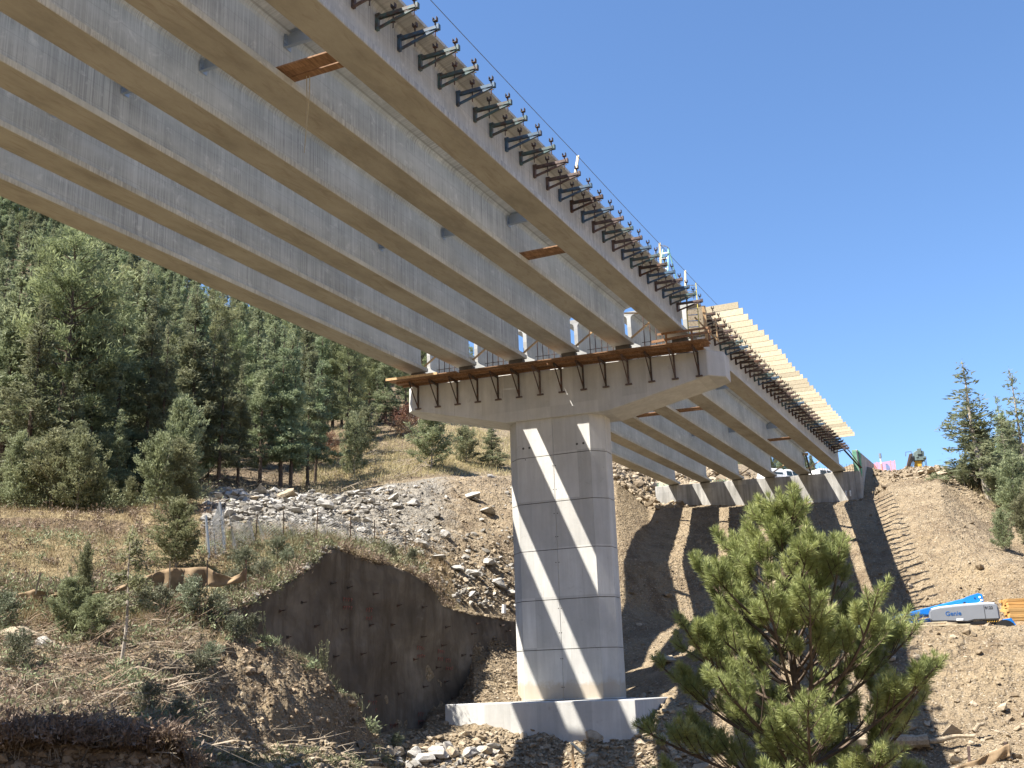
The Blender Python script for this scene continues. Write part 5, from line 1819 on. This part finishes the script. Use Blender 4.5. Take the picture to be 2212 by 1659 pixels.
kind('fir', 4, 14.0, 2.9, 0.05, 15000, 100, M['leaf_fir'], M['bark'], 'fir', lsize=0.32)
kind('tall_fir', 3, 15.0, 2.5, 0.20, 13000, 90, M['leaf_fir'], M['bark'], 'fir', lsize=0.32)
kind('pine', 4, 15.0, 2.9, 0.18, 16000, 90, M['leaf_pine'], M['bark'], 'pine', lsize=0.36)
kind('juniper', 3, 5.0, 2.1, 0.04, 12000, 80, M['leaf_jun'], M['bark_grey'], 'juniper', lsize=0.24)
kind('shrub', 3, 1.6, 0.9, 0.02, 2600, 40, M['leaf_grey'], M['bark_grey'], 'juniper', lsize=0.15)
kind('brown_shrub', 2, 1.8, 1.6, 0.02, 3000, 44, M['leaf_rust'], M['bark_grey'], 'juniper', lsize=0.17)
kind('sparse', 2, 12.0, 2.6, 0.12, 3200, 60, M['leaf_fir'], M['bark_grey'], 'fir', lsize=0.42)
REFH = {'fir': 14.0, 'tall_fir': 15.0, 'pine': 15.0, 'juniper': 5.0, 'shrub': 1.6, 'brown_shrub': 1.8, 'sparse': 12.0}
TNAME = {'fir': 'fir_tree', 'tall_fir': 'fir_tree', 'pine': 'pine_tree', 'juniper': 'juniper', 'shrub': 'shrub', 'brown_shrub': 'shrub', 'sparse': 'fir_tree'}
TCAT = {'fir': 'tree', 'tall_fir': 'tree', 'pine': 'tree', 'juniper': 'juniper', 'shrub': 'shrub', 'brown_shrub': 'shrub', 'sparse': 'tree'}


def plant(key, p, height, label, group=None, wide=1.0, var=None):
    tr, cr = KINDS[key][(var if var is not None else rnd.randrange(99)) % len(KINDS[key])]
    root = empty(TNAME[key], p, rnd.uniform(0, 6.28), label, TCAT[key], group)
    s = height / REFH[key]
    root.scale = (s * wide, s * wide, s)
    link('trunk', tr, root)
    link('crown', cr, root)
    return root


def tree_px(key, px, ytop, r, label, group=None, wide=1.0, var=None):
    """tree standing on the ground at column px and range r whose tip reaches pixel row ytop"""
    p = on_ground(px, r)
    # vertical lines lean a little in the picture; find the tip height by bisection on the projected row
    lo, hi = 0.2, 60.0
    for _ in range(40):
        m_ = (lo + hi) / 2
        q = p + np.array([0, 0, m_])
        y = H / 2 - F * (q @ _U) / (q @ _f)
        if y > ytop: lo = m_
        else: hi = m_
    return plant(key, p, m_, label, group, wide, var)


FG = 'trees of the forest on the left hillside'
GREEN = {'fir': 'dense dark green fir in the forest on the left hillside', 'tall_fir': 'slender tall fir in the forest on the left hillside', 'pine': 'yellowish green long-needled pine in the forest on the left hillside'}
# trees one can tell apart along the forest edge
tree_px('pine', 95, 478, 62, 'tallest yellow-green pine at far left, its top just under the girder', wide=1.05, var=0)
tree_px('fir', 20, 640, 58.5, 'big dark fir with a thick trunk at the left picture edge', wide=1.2)
tree_px('fir', 165, 610, 63, 'broad fir right of the tallest pine at far left', wide=1.15)
tree_px('fir', 120, 800, 58, 'lower bushy fir standing before the tallest pine', wide=1.3)
tree_px('tall_fir', 262, 560, 70, 'tall fir left of the brownish juniper at the meadow edge')
tree_px('pine', 430, 640, 76, 'light green pine behind the brownish juniper', wide=0.9)
tree_px('juniper', 368, 868, 59.5, 'tall brownish green juniper at the meadow edge left of the rubble', wide=0.75)
tree_px('fir', 228, 880, 58.5, 'small dark fir beside the meadow left of the juniper', wide=1.1)
tree_px('juniper', 372, 1085, 43.5, 'small bright green juniper before the chain link fence', wide=1.15)
for px, yt, r, lab in ((455, 720, 69.5, 'leftmost fir standing on the rubble crest'), (497, 790, 71, 'second fir from the left along the rubble crest'), (545, 730, 73, 'fir with thin double stems above the rubble heap'), (590, 700, 73.5, 'fir with the thickest bare trunk above the rubble heap'), (612, 735, 74, 'thinner fir touching the thick-trunked one above the rubble'), (650, 765, 77, 'fir at the edge of the grassy clearing'), (668, 780, 79, 'rightmost fir beside the grassy clearing')):
    tree_px('tall_fir', px, yt, r, lab, var=px % 3)
tree_px('pine', 738, 690, 98, 'dark pine with a bare trunk above the grassy clearing', wide=1.0, var=1)
tree_px('fir', 820, 735, 112, 'dark fir close below the left end of the girders', wide=1.2)
tree_px('pine', 785, 720, 118, 'pine behind the bare-trunked one above the clearing')
tree_px('juniper', 752, 900, 81, 'thin two-stemmed young juniper in the grassy clearing', wide=0.75, var=1)
tree_px('juniper', 775, 885, 92, 'wispy grey juniper up the slope of the clearing', wide=0.95, var=2)
tree_px('juniper', 925, 893, 84, 'wide rounded juniper left of the pier', wide=1.25, var=0)
tree_px('juniper', 1000, 925, 89, 'second rounded juniper touching the first, left of the pier', wide=1.2, var=1)
tree_px('fir', 1058, 905, 90, 'open dark fir just left of the pier under the cap', wide=1.7)
for px, r, h in ((850, 104, 1.8), (875, 102, 2.2), (900, 106, 2.0), (862, 98, 1.5)):
    plant('brown_shrub', on_ground(px, r), h, 'reddish brown dry scrub on the slope under the left end of the cap', 'brown scrub by the cap', wide=1.3)
for px, r, h in ((690, 93, 1.6), (660, 88, 1.2), (705, 90, 1.0)):
    plant('brown_shrub', on_ground(px, r), h, 'brown dry scrub at the foot of the bare-trunked pine', 'brown scrub by the pine', wide=1.3)
# the forest behind them
gf = np.random.default_rng(21)
placed = []
rows = [(66, 17), (76, 18), (88, 20), (100, 22), (114, 23), (130, 24), (150, 24), (175, 25), (205, 25), (240, 26), (280, 28), (298, 24)]
for r0, n in rows:
    for k in range(n):
        px = -200 + (1080 + (r0 - 66) * 0.6) * (k + gf.uniform(0.1, 0.9)) / n
        r = r0 * gf.uniform(0.94, 1.06)
        if r < 86 and px > 430: continue
        if r < 97 and 655 < px < 1150: continue
        if px > 820 and r < 112: continue
        if px > 880 and r < 135 and gf.random() < 0.5: continue
        key = ['fir', 'fir', 'tall_fir', 'tall_fir', 'pine'][gf.integers(0, 5)]
        h = gf.uniform(9.5, 16.5) * (1.0 if key != 'pine' else 1.05)
        plant(key, on_ground(px, r), h, GREEN[key], FG, wide=gf.uniform(0.85, 1.2))
for r0, n in ((225, 26), (255, 32), (285, 40)):
    for k in range(n):
        px = -260 + 620 * (k + gf.uniform(0, 1)) / n
        plant(['fir', 'tall_fir'][k % 2], on_ground(px, r0 * gf.uniform(0.95, 1.05)), gf.uniform(11, 16), GREEN[['fir', 'tall_fir'][k % 2]], FG, wide=gf.uniform(1.0, 1.3))
# far ridge seen between the girders over the abutment
for k in range(26):
    px = 1600 + k * 6.5 + gf.uniform(-3, 3)
    plant('fir', on_ground(px, gf.uniform(255, 300)), gf.uniform(6, 10), 'tiny dark fir on the distant ridge seen over the abutment', 'firs on the distant ridge', wide=1.1)
# right-hand skyline
tree_px('sparse', 2128, 772, 87, 'largest open-crowned fir on the right skyline', wide=1.7, var=0)
tree_px('fir', 2118, 845, 88.5, 'dense shorter fir standing inside the large skyline fir', wide=1.35, var=2)
tree_px('sparse', 2185, 850, 92, 'thin see-through fir right of the largest skyline fir', wide=0.9, var=1)
tree_px('sparse', 2222, 790, 90, 'fir cut by the right picture edge', wide=1.2, var=0)
tree_px('juniper', 2085, 1000, 87.0, 'bright green low juniper at the foot of the skyline fir', wide=1.2)
tree_px('juniper', 2150, 1105, 73.5, 'grey green round shrub on the slope at the right edge', wide=0.95, var=1)
tree_px('juniper', 2192, 985, 82, 'large olive shrub filling the right edge below the firs', wide=0.95, var=2)
tree_px('juniper', 2228, 1040, 78, 'olive shrub cut by the right edge above the grey green one', wide=0.9, var=0)
tree_px('juniper', 2160, 1005, 85, 'olive shrub behind the large one at the right edge', wide=1.0, var=1)
tree_px('juniper', 2203, 1075, 77, 'dark olive shrub low at the right edge', wide=0.9, var=1)
for px, r, h in ((2120, 100, 3), (2150, 108, 3.5), (2180, 112, 3), (2205, 105, 3), (2140, 125, 4), (2195, 130, 4)):
    plant('juniper', on_ground(px, r), h, 'olive bush on the hillside behind the right skyline firs', 'bushes on the right hillside', wide=1.1)


ge = np.random.default_rng(77)
for k in range(11):
    px_ = -30 + k * 43 + ge.uniform(-9, 9)
    plant('juniper', on_ground(px_, ge.uniform(52.5, 58.5)), ge.uniform(1.3, 4.2), 'small shaggy juniper straggling along the forest edge behind the meadow', 'junipers along the forest edge', wide=ge.uniform(0.8, 1.3))
# ------------------------------------------------------------------ foreground pine: foxtail tufts on up-curved branches
def foreground_pine():
    g = np.random.default_rng(4)
    base = on_ground(1672, 20.0)
    top = at(1680, 1080, 20.0)
    Hh = top[2] - base[2]
    root = empty('pine_tree', base, 0, 'large young pine with long foxtail needle tufts in the right foreground', 'pine tree')
    lean = (top - base)[:2] / Hh
    trunk = MB()

    def spine(z):
        k = z / Hh
        return np.array([lean[0] * z + 0.10 * math.sin(z * 1.1) * (1 - k), lean[1] * z + 0.06 * math.sin(z * 1.4 + 1), z])
    zs = np.linspace(-0.3, Hh - 0.1, 16)
    trunk.tube([spine(z) for z in zs], [max(0.10 * (1 - z / Hh) ** 0.8 + 0.012, 0.014) for z in zs], 8)
    tufts = []                                    # position, direction, length

    def curve(o, d, L, up, n=7):
        pts = [o]
        d = d / np.linalg.norm(d)
        for i in range(n):
            d = d + np.array([0, 0, up / n]) + g.normal(0, 0.045, 3)
            d = d / np.linalg.norm(d)
            pts.append(pts[-1] + d * L / n)
        return pts, d
    z = 0.45
    ph = 0.0
    while z < Hh - 0.35:
        nb = 5 if z < Hh * 0.75 else 4
        ph += 0.7
        for k in range(nb):
            a = ph + 2 * math.pi * k / nb + g.uniform(-0.3, 0.3)
            rem = Hh - z
            L = min(0.46 + rem * 0.58 + max(0, rem - 1.6) * 0.26, 3.2) * g.uniform(0.60, 1.08)
            
            el = g.uniform(0.10, 0.42) + 0.35 * (z / Hh)
            d = np.array([math.cos(a) * math.cos(el), math.sin(a) * math.cos(el), math.sin(el)])
            zz = z + g.uniform(-0.12, 0.12)
            pts, de = curve(spine(zz), d, L, g.uniform(0.35, 0.95), 8)
            n = len(pts)
            trunk.tube(pts, [0.012 + 0.020 * L / 2 * (1 - i / n) for i in range(n)], 5)
            tufts.append((pts[-1], de, g.uniform(0.20, 0.30)))
            if L > 0.8: tufts.append((pts[-2], de, 0.20))
            ns = int(3 + L * 4.3)
            for s in range(ns):
                f = g.uniform(0.30, 0.95)
                i = min(int(f * (n - 1)), n - 2)
                o = pts[i] + (pts[i + 1] - pts[i]) * (f * (n - 1) - i)
                dd = pts[i + 1] - pts[i]; dd = dd / np.linalg.norm(dd)
                sd = np.cross(dd, (0, 0, 1)); sd /= np.linalg.norm(sd) + 1e-9
                sgn = 1 if s % 2 else -1
                d2 = dd * 0.75 + sd * sgn * g.uniform(0.4, 0.9) + np.array([0, 0, g.uniform(-0.05, 0.45)])
                L2 = (0.22 + 0.42 * L * (1 - f)) * g.uniform(0.7, 1.2)
                p2, de2 = curve(o, d2, L2, g.uniform(0.3, 0.9), 5)
                trunk.tube(p2, [0.010, 0.009, 0.008, 0.008, 0.007, 0.006], 4)
                tufts.append((p2[-1], de2, g.uniform(0.18, 0.28)))
                if L2 > 0.45:
                    for q in (2, 3):
                        if g.random() < 0.75:
                            d3 = (p2[q + 1] - p2[q]) + np.cross(p2[q + 1] - p2[q], (0, 0, 1)) * g.choice([-1, 1]) * 0.9 + np.array([0, 0, 0.06])
                            p3, de3 = curve(p2[q], d3, 0.22 * g.uniform(0.8, 1.4), 0.5, 3)
                            trunk.tube(p3, 0.006, 3)
                            tufts.append((p3[-1], de3, g.uniform(0.16, 0.24)))
        z += g.uniform(0.33, 0.50) * (0.75 + 0.35 * (1 - z / Hh))
    # leader shoots
    for k in range(9):
        a = k * 1.3
        d = np.array([0.55 * math.cos(a), 0.55 * math.sin(a), 1.0]) if k else np.array([0, 0, 1.0])
        pts, de = curve(spine(Hh - 0.45 - 0.09 * k), d, 0.58, 0.4, 5)
        trunk.tube(pts, 0.012, 5)
        tufts.append((pts[-1], de, 0.36)); tufts.append((pts[-3], de, 0.30))
    trunk.build('trunk', M['bark'], root)
    C, D, L = [], [], []
    per = 150
    for p, d, ln in tufts:
        d = d / np.linalg.norm(d)
        t = g.uniform(-1.0, 0.12, per)                     # along the shoot, behind the tip
        o = p[None] + d[None] * (t * ln)[:, None]
        rdir = g.normal(size=(per, 3))
        rdir -= (rdir @ d)[:, None] * d
        rdir /= np.linalg.norm(rdir, axis=1, keepdims=True)
        spread = np.where(t > -0.25, g.uniform(0.05, 1.0, per), g.uniform(0.75, 1.3, per))
        dv = d[None] * np.cos(spread)[:, None] + rdir * np.sin(spread)[:, None] + np.array([0, 0, 0.08])
        ll = g.uniform(0.12, 0.175, per)
        C.append(o + dv * (ll * 0.5)[:, None]); D.append(dv); L.append(ll)
    C, D, L = np.concatenate(C), np.concatenate(D), np.concatenate(L)
    V, Fc = thick_leaves(C, D, L, np.full(len(L), 0.0088), g)
    link('crown', np_mesh('crown', V, Fc, M['needle'], 4), root)
    return len(tufts)


M['needle'] = mat_leaf('foxtail_needles', (0.125, 0.145, 0.045), (0.265, 0.295, 0.10), (0.44, 0.455, 0.19), 1.6, 0.25)
foreground_pine()


# ------------------------------------------------------------------ thin spruce sapling and small growth on the left bank
def sapling():
    g = np.random.default_rng(8)
    base, top = at(262, 1432, 33.0), at(289, 1133, 33.3)
    base[2] = min(base[2], zg(base[0], base[1]) + 0.05)
    root = empty('spruce_sapling', base, 0, 'thin sparse spruce sapling with a pale stem on the left bank', 'sapling')
    v = top - base
    mb = MB()
    mb.tube([base * 0 + v * t + np.array([0.05 * math.sin(t * 6), 0, 0]) for t in np.linspace(-0.03, 1, 10)], [0.06 * (1 - 0.85 * t) for t in np.linspace(0, 1, 10)], 7)
    C, D, L = [], [], []
    for k in range(46):
        t = 0.10 + 0.9 * g.random()
        a = g.uniform(0, 6.28)
        ln = (1.25 * (1 - t) + 0.25) * g.uniform(0.55, 1.1) * (0.5 if t < 0.38 else 1)
        d = np.array([math.cos(a), math.sin(a), g.uniform(-0.15, 0.35)])
        o = v * t + np.array([0.05 * math.sin(t * 6), 0, 0])
        pts = [o + d * ln * f + np.array([0, 0, -0.18 * ln * f * f + 0.1 * ln * f ** 3]) for f in np.linspace(0, 1, 5)]
        mb.tube(pts, [0.014, 0.011, 0.009, 0.007, 0.004], 4)
        if t > 0.36 or g.random() < 0.25:
            for m in range(int(60 * ln) + 14):
                f = g.uniform(0.2, 1)
                c = o + d * ln * f + np.array([0, 0, -0.18 * ln * f * f]) + g.normal(0, 0.07, 3)
                C.append(c); D.append(d * 0.5 + g.normal(0, 0.6, 3)); L.append(g.uniform(0.10, 0.2))
    mb.build('trunk', M['bark_grey'], root)
    V, Fc = thick_leaves(np.array(C), np.array(D), np.array(L), np.array(L) * 0.3, g)
    link('crown', np_mesh('sapling_crown', V, Fc, M['leaf_jun'], 4), root)


sapling()
tree_px('juniper', 177, 1184, 36.2, 'small bluish juniper with a bare stem left of the sapling', wide=0.5, var=1)
tree_px('juniper', 150, 1255, 35.4, 'low wide juniper at the foot of the small bluish one', wide=1.1, var=2)
tree_px('juniper', 205, 1290, 34.6, 'dark low juniper spreading left of the sapling stem', wide=1.3, var=0)
for px, r, h, lab in ((462, 37.7, 1.1, 'grey brush beside the silt fence end'), (412, 37.5, 1.25, 'grey brush in front of the silt fence'), (342, 37.3, 1.0, 'dark brush at the left end of the upright silt fence'), (300, 37.6, 0.8, 'low brush between the sapling and the silt fence'), (500, 41.5, 1.1, 'yellowish bush right of the silt fence above the wall'), (560, 43, 1.0, 'sage bush on the left end of the wall top'), (615, 44.2, 1.0, 'sage bush where the wall top starts to rise'), (655, 45.2, 0.9, 'sage bush close to the highest wall edge'), (520, 44, 1.2, 'weedy bush behind the wall top by the fence post'), (590, 46, 1.0, 'weedy bush in the grass between fence and wall'), (880, 52.5, 0.8, 'sage bush on the right shoulder of the wall'), (835, 51, 0.8, 'small sage bush by the fence right of the wall top'), (540, 37.6, 0.7, 'green weed clump on the crest of the cut bank'), (505, 37.2, 0.8, 'second green weed clump left on the cut bank crest'), (20, 35.5, 1.1, 'yellow green bush at the left edge of the bank'), (60, 32.5, 1.0, 'olive bush low on the left bank'), (330, 29.5, 0.8, 'grey green bush by the lip of the bottom cut'), (400, 28.6, 0.8, 'pale green bush at the right end of the bottom cut'), (430, 33, 0.9, 'dark green bush in the shaded hollow of the bank'), (455, 34.5, 0.8, 'green bush above the shaded hollow of the bank'), (800, 42.5, 0.7, 'green weeds at the foot of the bank by the wall base'), (845, 43.6, 0.7, 'pale green weeds left of the rock pile')):
    plant('shrub', on_ground(px, r), h, lab, wide=1.15)


def stem_plant(px, r, n, h, label):
    g = np.random.default_rng(int(px))
    p = on_ground(px, r)
    root = empty('weed', p, 0, label, 'weed')
    mb = MB(); C, D, L = [], [], []
    for k in range(n):
        a = g.uniform(0, 6.28); ln = g.uniform(0.05, 0.30)
        hh = h * g.uniform(0.7, 1.05); o = np.array([g.normal(0, 0.10 * n / 6), g.normal(0, 0.05), 0])
        pts = [o + np.array([math.cos(a) * ln * f * f, math.sin(a) * ln * f * f, hh * f]) for f in np.linspace(0, 1, 5)]
        mb.tube(pts, 0.010, 4)
        for m in range(26):
            f = g.uniform(0.1, 1)
            C.append(o + np.array([math.cos(a) * ln * f * f, math.sin(a) * ln * f * f, hh * f]) + g.normal(0, 0.03, 3)); D.append(g.normal(0, 1, 3) + np.array([0, 0, .6])); L.append(g.uniform(0.05, 0.12))
    mb.build('stem', M['leaf_grey'], root)
    V, Fc = thick_leaves(np.array(C), np.array(D), np.array(L), np.array(L) * 0.35, g)
    link('foliage', np_mesh('weed_foliage', V, Fc, M['leaf_jun'], 4), root)


stem_plant(693, 38.7, 11, 1.05, 'upright weed cluster silhouetted against the dark wall on the bank crest')
stem_plant(572, 37.8, 2, 1.05, 'single thin weed stalk against the dark wall')

# ------------------------------------------------------------------ grass, dead twigs and roots
def grass(name, P, h, mat, seed, blades=9, spread=0.16, width=0.016):
    g = np.random.default_rng(seed)
    n = len(P)
    C = np.repeat(P, blades, 0)
    C[:, :2] += g.normal(0, spread, (n * blades, 2))
    hh = np.repeat(h, blades) * g.uniform(0.5, 1.15, n * blades)
    D = np.stack([g.normal(0, 0.38, n * blades), g.normal(0, 0.38, n * blades), np.ones(n * blades)], -1)
    D /= np.linalg.norm(D, axis=1, keepdims=True)
    V, Fc = leaves(C + D * (hh * 0.45)[:, None], D, hh, np.full(n * blades, width), g)
    return tag(link(name, np_mesh(name, V, Fc, mat)), kind='stuff')


M['straw'] = mat_leaf('dry_grass', (0.20, 0.155, 0.075), (0.34, 0.27, 0.13), (0.48, 0.39, 0.21), 1.2, 0.2)
M['sage'] = mat_leaf('sage_grass', (0.10, 0.115, 0.06), (0.19, 0.20, 0.11), (0.30, 0.29, 0.17), 1.2, 0.2)
P, px, kk, _ = zone_pts(3600, -60, 480, 4.6, 11.2, 41)
grass('dry_grass', P, pareto(len(P), 0.18, 0.6, 42, 1.2), M['straw'], 43)
P, px, kk, _ = zone_pts(1500, -60, 470, 3.0, 9.6, 44)
grass('sage_grass', P, pareto(len(P), 0.2, 0.65, 45, 1.2), M['sage'], 46)
P, px, kk, _ = zone_pts(1700, 470, 960, 8.05, 9.3, 47)
grass('wall_top_grass', P, pareto(len(P), 0.25, 0.75, 48, 1.2), M['straw'], 49)
P, px, kk, _ = zone_pts(800, 470, 820, 8.02, 9.3, 50)
grass('wall_top_weeds', P, pareto(len(P), 0.25, 0.8, 51, 1.2), M['sage'], 52)
P, px, kk, _ = zone_pts(3200, 640, 1110, 12.0, 14.4, 53)
grass('clearing_grass', P, pareto(len(P), 0.3, 0.9, 54, 1.2), M['straw'], 55, width=0.03, spread=0.3)
P, px, kk, _ = zone_pts(420, 430, 800, 4.9, 5.2, 56)
grass('crest_grass', P, pareto(len(P), 0.12, 0.4, 57, 1.4), M['sage'], 58)
P, px, kk, _ = zone_pts(500, 2050, 2260, 12.0, 14.2, 59)
grass('hill_grass', P, pareto(len(P), 0.3, 0.8, 60, 1.2), M['straw'], 61, width=0.03, spread=0.3)


def twigs(name, P, mat, seed, lo, hi, rad=0.010, flat=0.25):
    g = np.random.default_rng(seed)
    mb = MB()
    for p in P:
        a = g.uniform(0, 6.28); ln = g.uniform(lo, hi)
        d = np.array([math.cos(a), math.sin(a), g.uniform(-flat * 0.4, flat)])
        b = g.normal(0, 0.18, 3) * ln
        o = p + np.array([0, 0, 0.05])
        pts = [o, o + d * ln * 0.5 + b * 0.6, o + d * ln + b * 0.3]
        r_ = rad * g.uniform(0.6, 1.9)
        mb.tube(pts, [r_, r_ * 0.8, r_ * 0.4], 3, cap=False)
        if ln > 0.6:
            for _ in range(2):
                d2 = d + g.normal(0, 0.6, 3)
                mb.tube([pts[1], pts[1] + d2 * ln * 0.4], [r_ * 0.6, r_ * 0.25], 3, cap=False)
    return tag(link(name, mb.mesh(name, mat)), kind='stuff')


M['twig'] = mat_plain('grey_dead_twigs', (0.27, 0.225, 0.17), 0.9, 0.5, 0.8)
M['twig_dark'] = mat_plain('brown_dead_twigs', (0.20, 0.145, 0.10), 0.9, 0.5, 0.8)
P, px, kk, _ = zone_pts(1100, -60, 450, 2.95, 5.0, 62)
twigs('dead_twigs', P, M['twig'], 63, 0.25, 1.3)
P, px, kk, _ = zone_pts(800, -60, 450, 2.95, 5.4, 64)
twigs('brown_twigs', P, M['twig_dark'], 65, 0.25, 1.1, flat=0.6)
P, px, kk, _ = zone_pts(160, 440, 800, 2.7, 4.4, 66)
twigs('pit_twigs', P, M['twig'], 67, 0.3, 1.0)
P, px, kk, _ = zone_pts(500, -60, 900, 11.9, 13.5, 68)
twigs('forest_deadwood', P, M['twig'], 69, 0.6, 3.0, 0.02)
mb = MB()
for k in range(34):
    px_ = rnd.uniform(-10, 425)
    p = on_ground(px_, 27.25)
    q = p + np.array([rnd.uniform(-.25, .25), -0.22, -rnd.uniform(0.25, 0.8)])
    mb.tube([p + np.array([0, 0.25, 0.02]), p + np.array([0, -0.12, 0.0]), (p + q) / 2 + np.array([rnd.uniform(-.1, .1), -0.12, 0]), q], [0.018, 0.016, 0.012, 0.005], 4, cap=False)
tag(mb.build('hanging_roots', M['twig']), kind='stuff')
# dark slope debris: brush pile at the left of the bank


def ground_cover(name, P, size, mat, seed, per=90):
    """low leafy clumps hugging the ground"""
    g = np.random.default_rng(seed)
    n = len(P)
    C = np.repeat(P, per, 0)
    sz = np.repeat(size, per)
    o = g.normal(0, 1, (n * per, 3)) * np.array([0.45, 0.45, 0.28])
    C = C + o * sz[:, None] + np.array([0, 0, 1.0]) * (sz * 0.35)[:, None]
    D = o + g.normal(0, 0.5, (n * per, 3)) + np.array([0, 0, 0.5])
    L = np.minimum(sz * 0.4, 0.16) * g.uniform(0.5, 1.3, n * per)
    V, Fc = thick_leaves(C, D, L, L * 0.3, g)
    return tag(link(name, np_mesh(name, V, Fc, mat, 4)), kind='stuff')


M['cover_green'] = mat_leaf('low_green_cover', (0.10, 0.115, 0.058), (0.20, 0.22, 0.115), (0.34, 0.345, 0.20), 0.9, 0.2)
M['cover_brown'] = mat_leaf('low_dry_cover', (0.13, 0.098, 0.065), (0.26, 0.205, 0.135), (0.42, 0.345, 0.235), 0.9, 0.2)
P, px, kk, _ = zone_pts(240, -60, 470, 3.05, 9.2, 71)
ground_cover('low_green_cover', P, pareto(len(P), 0.25, 0.8, 72, 1.4), M['cover_green'], 73)
P, px, kk, _ = zone_pts(300, -60, 470, 3.05, 10.6, 74)
ground_cover('low_dry_cover', P, pareto(len(P), 0.25, 0.8, 75, 1.4), M['cover_brown'], 76)
P, px, kk, _ = zone_pts(150, 470, 900, 8.02, 9.2, 77)
ground_cover('wall_top_cover', P, pareto(len(P), 0.3, 0.8, 78, 1.4), M['cover_green'], 79)
P = rim_pts(130, 478, 960, 92, 0.9)
ground_cover('wall_edge_cover', P, pareto(len(P), 0.25, 0.6, 93, 1.4), M['cover_brown'], 94)
P, px, kk, _ = zone_pts(200, -60, 900, 11.3, 13.2, 80)
ground_cover('forest_cover', P, pareto(len(P), 0.5, 1.4, 81, 1.4), M['cover_brown'], 82)
P, px, kk, _ = zone_pts(46, -80, 440, 10.7, 11.6, 83)
ground_cover('forest_edge_cover', P, pareto(len(P), 0.7, 1.6, 84, 1.4), M['cover_green'], 85, 260)
P, px, kk, _ = zone_pts(16, 440, 800, 4.8, 5.1, 86)
ground_cover('crest_cover', P, pareto(len(P), 0.2, 0.6, 87, 1.4), M['cover_green'], 88)
P, px, kk, _ = zone_pts(60, 430, 860, 2.6, 3.6, 89)
ground_cover('pit_cover', P, pareto(len(P), 0.2, 0.5, 90, 1.4), M['cover_green'], 91)

# undercut sod lip over the bottom cut of the left bank
g = np.random.default_rng(99)
cols = np.linspace(-60, 432, 300)
prof = []
for i, px_ in enumerate(cols):
    e = 0.50 + 0.38 * float(fbm(np.array([px_ * 0.07]), np.array([3.0]), 5, 0.7)[0])
    e *= min(1, (440 - px_) / 40)
    a = on_ground(px_, 27.7); b = on_ground(px_, 27.32)
    d = -a / np.hypot(a[0], a[1]); d[2] = 0
    w = 0.075 * g.normal(size=4)
    prof.append([a + (0, 0, 0.03), b + (0, 0, 0.06 + w[0]), b + d * (e + w[1]) + np.array([0, 0, 0.0 + w[2]]), b + d * (e * 0.95 + w[1]) + np.array([0, 0, -0.13 + w[3] * .6]), b + d * e * 0.4 + np.array([0, 0, -0.22]), b + np.array([0, 0, -0.34])])
prof = np.array(prof)
n_, k_ = prof.shape[:2]
idx = np.arange(n_ * k_).reshape(n_, k_)
q = np.stack([idx[:-1, :-1], idx[:-1, 1:], idx[1:, 1:], idx[1:, :-1]], -1).reshape(-1, 4)
lip = link('sod_lip', np_mesh('sod_lip', prof.reshape(-1, 3), q, M['lip'] if 'lip' in M else mat_plain('dark_sod', (0.135, 0.10, 0.066), 0.95, 0.5, 5.0), 4))
tag(lip, kind='structure')

LP = prof[:, 2, :] + np.array([0, 0, 0.02])
g2 = np.random.default_rng(101)
LP = np.repeat(LP, 3, 0) + g2.normal(0, 0.12, (len(LP) * 3, 3)) * np.array([1, 1.2, 0.2])
sel = LP[g2.random(len(LP)) < 0.5]
grass('lip_grass', sel, g2.uniform(0.10, 0.28, len(sel)), M['straw'], 102, blades=5)
ground_cover('lip_cover', sel[::4], g2.uniform(0.2, 0.5, len(sel[::4])), M['cover_brown'], 103)

P = rim_pts(260, 478, 1000, 161, 0.9)
grass('rim_grass', P, pareto(len(P), 0.2, 0.6, 162, 1.2), M['straw'], 163)
P = rim_pts(70, 485, 720, 164, 0.8)
ground_cover('rim_weeds', P, pareto(len(P), 0.25, 0.6, 165, 1.4), M['cover_green'], 166)
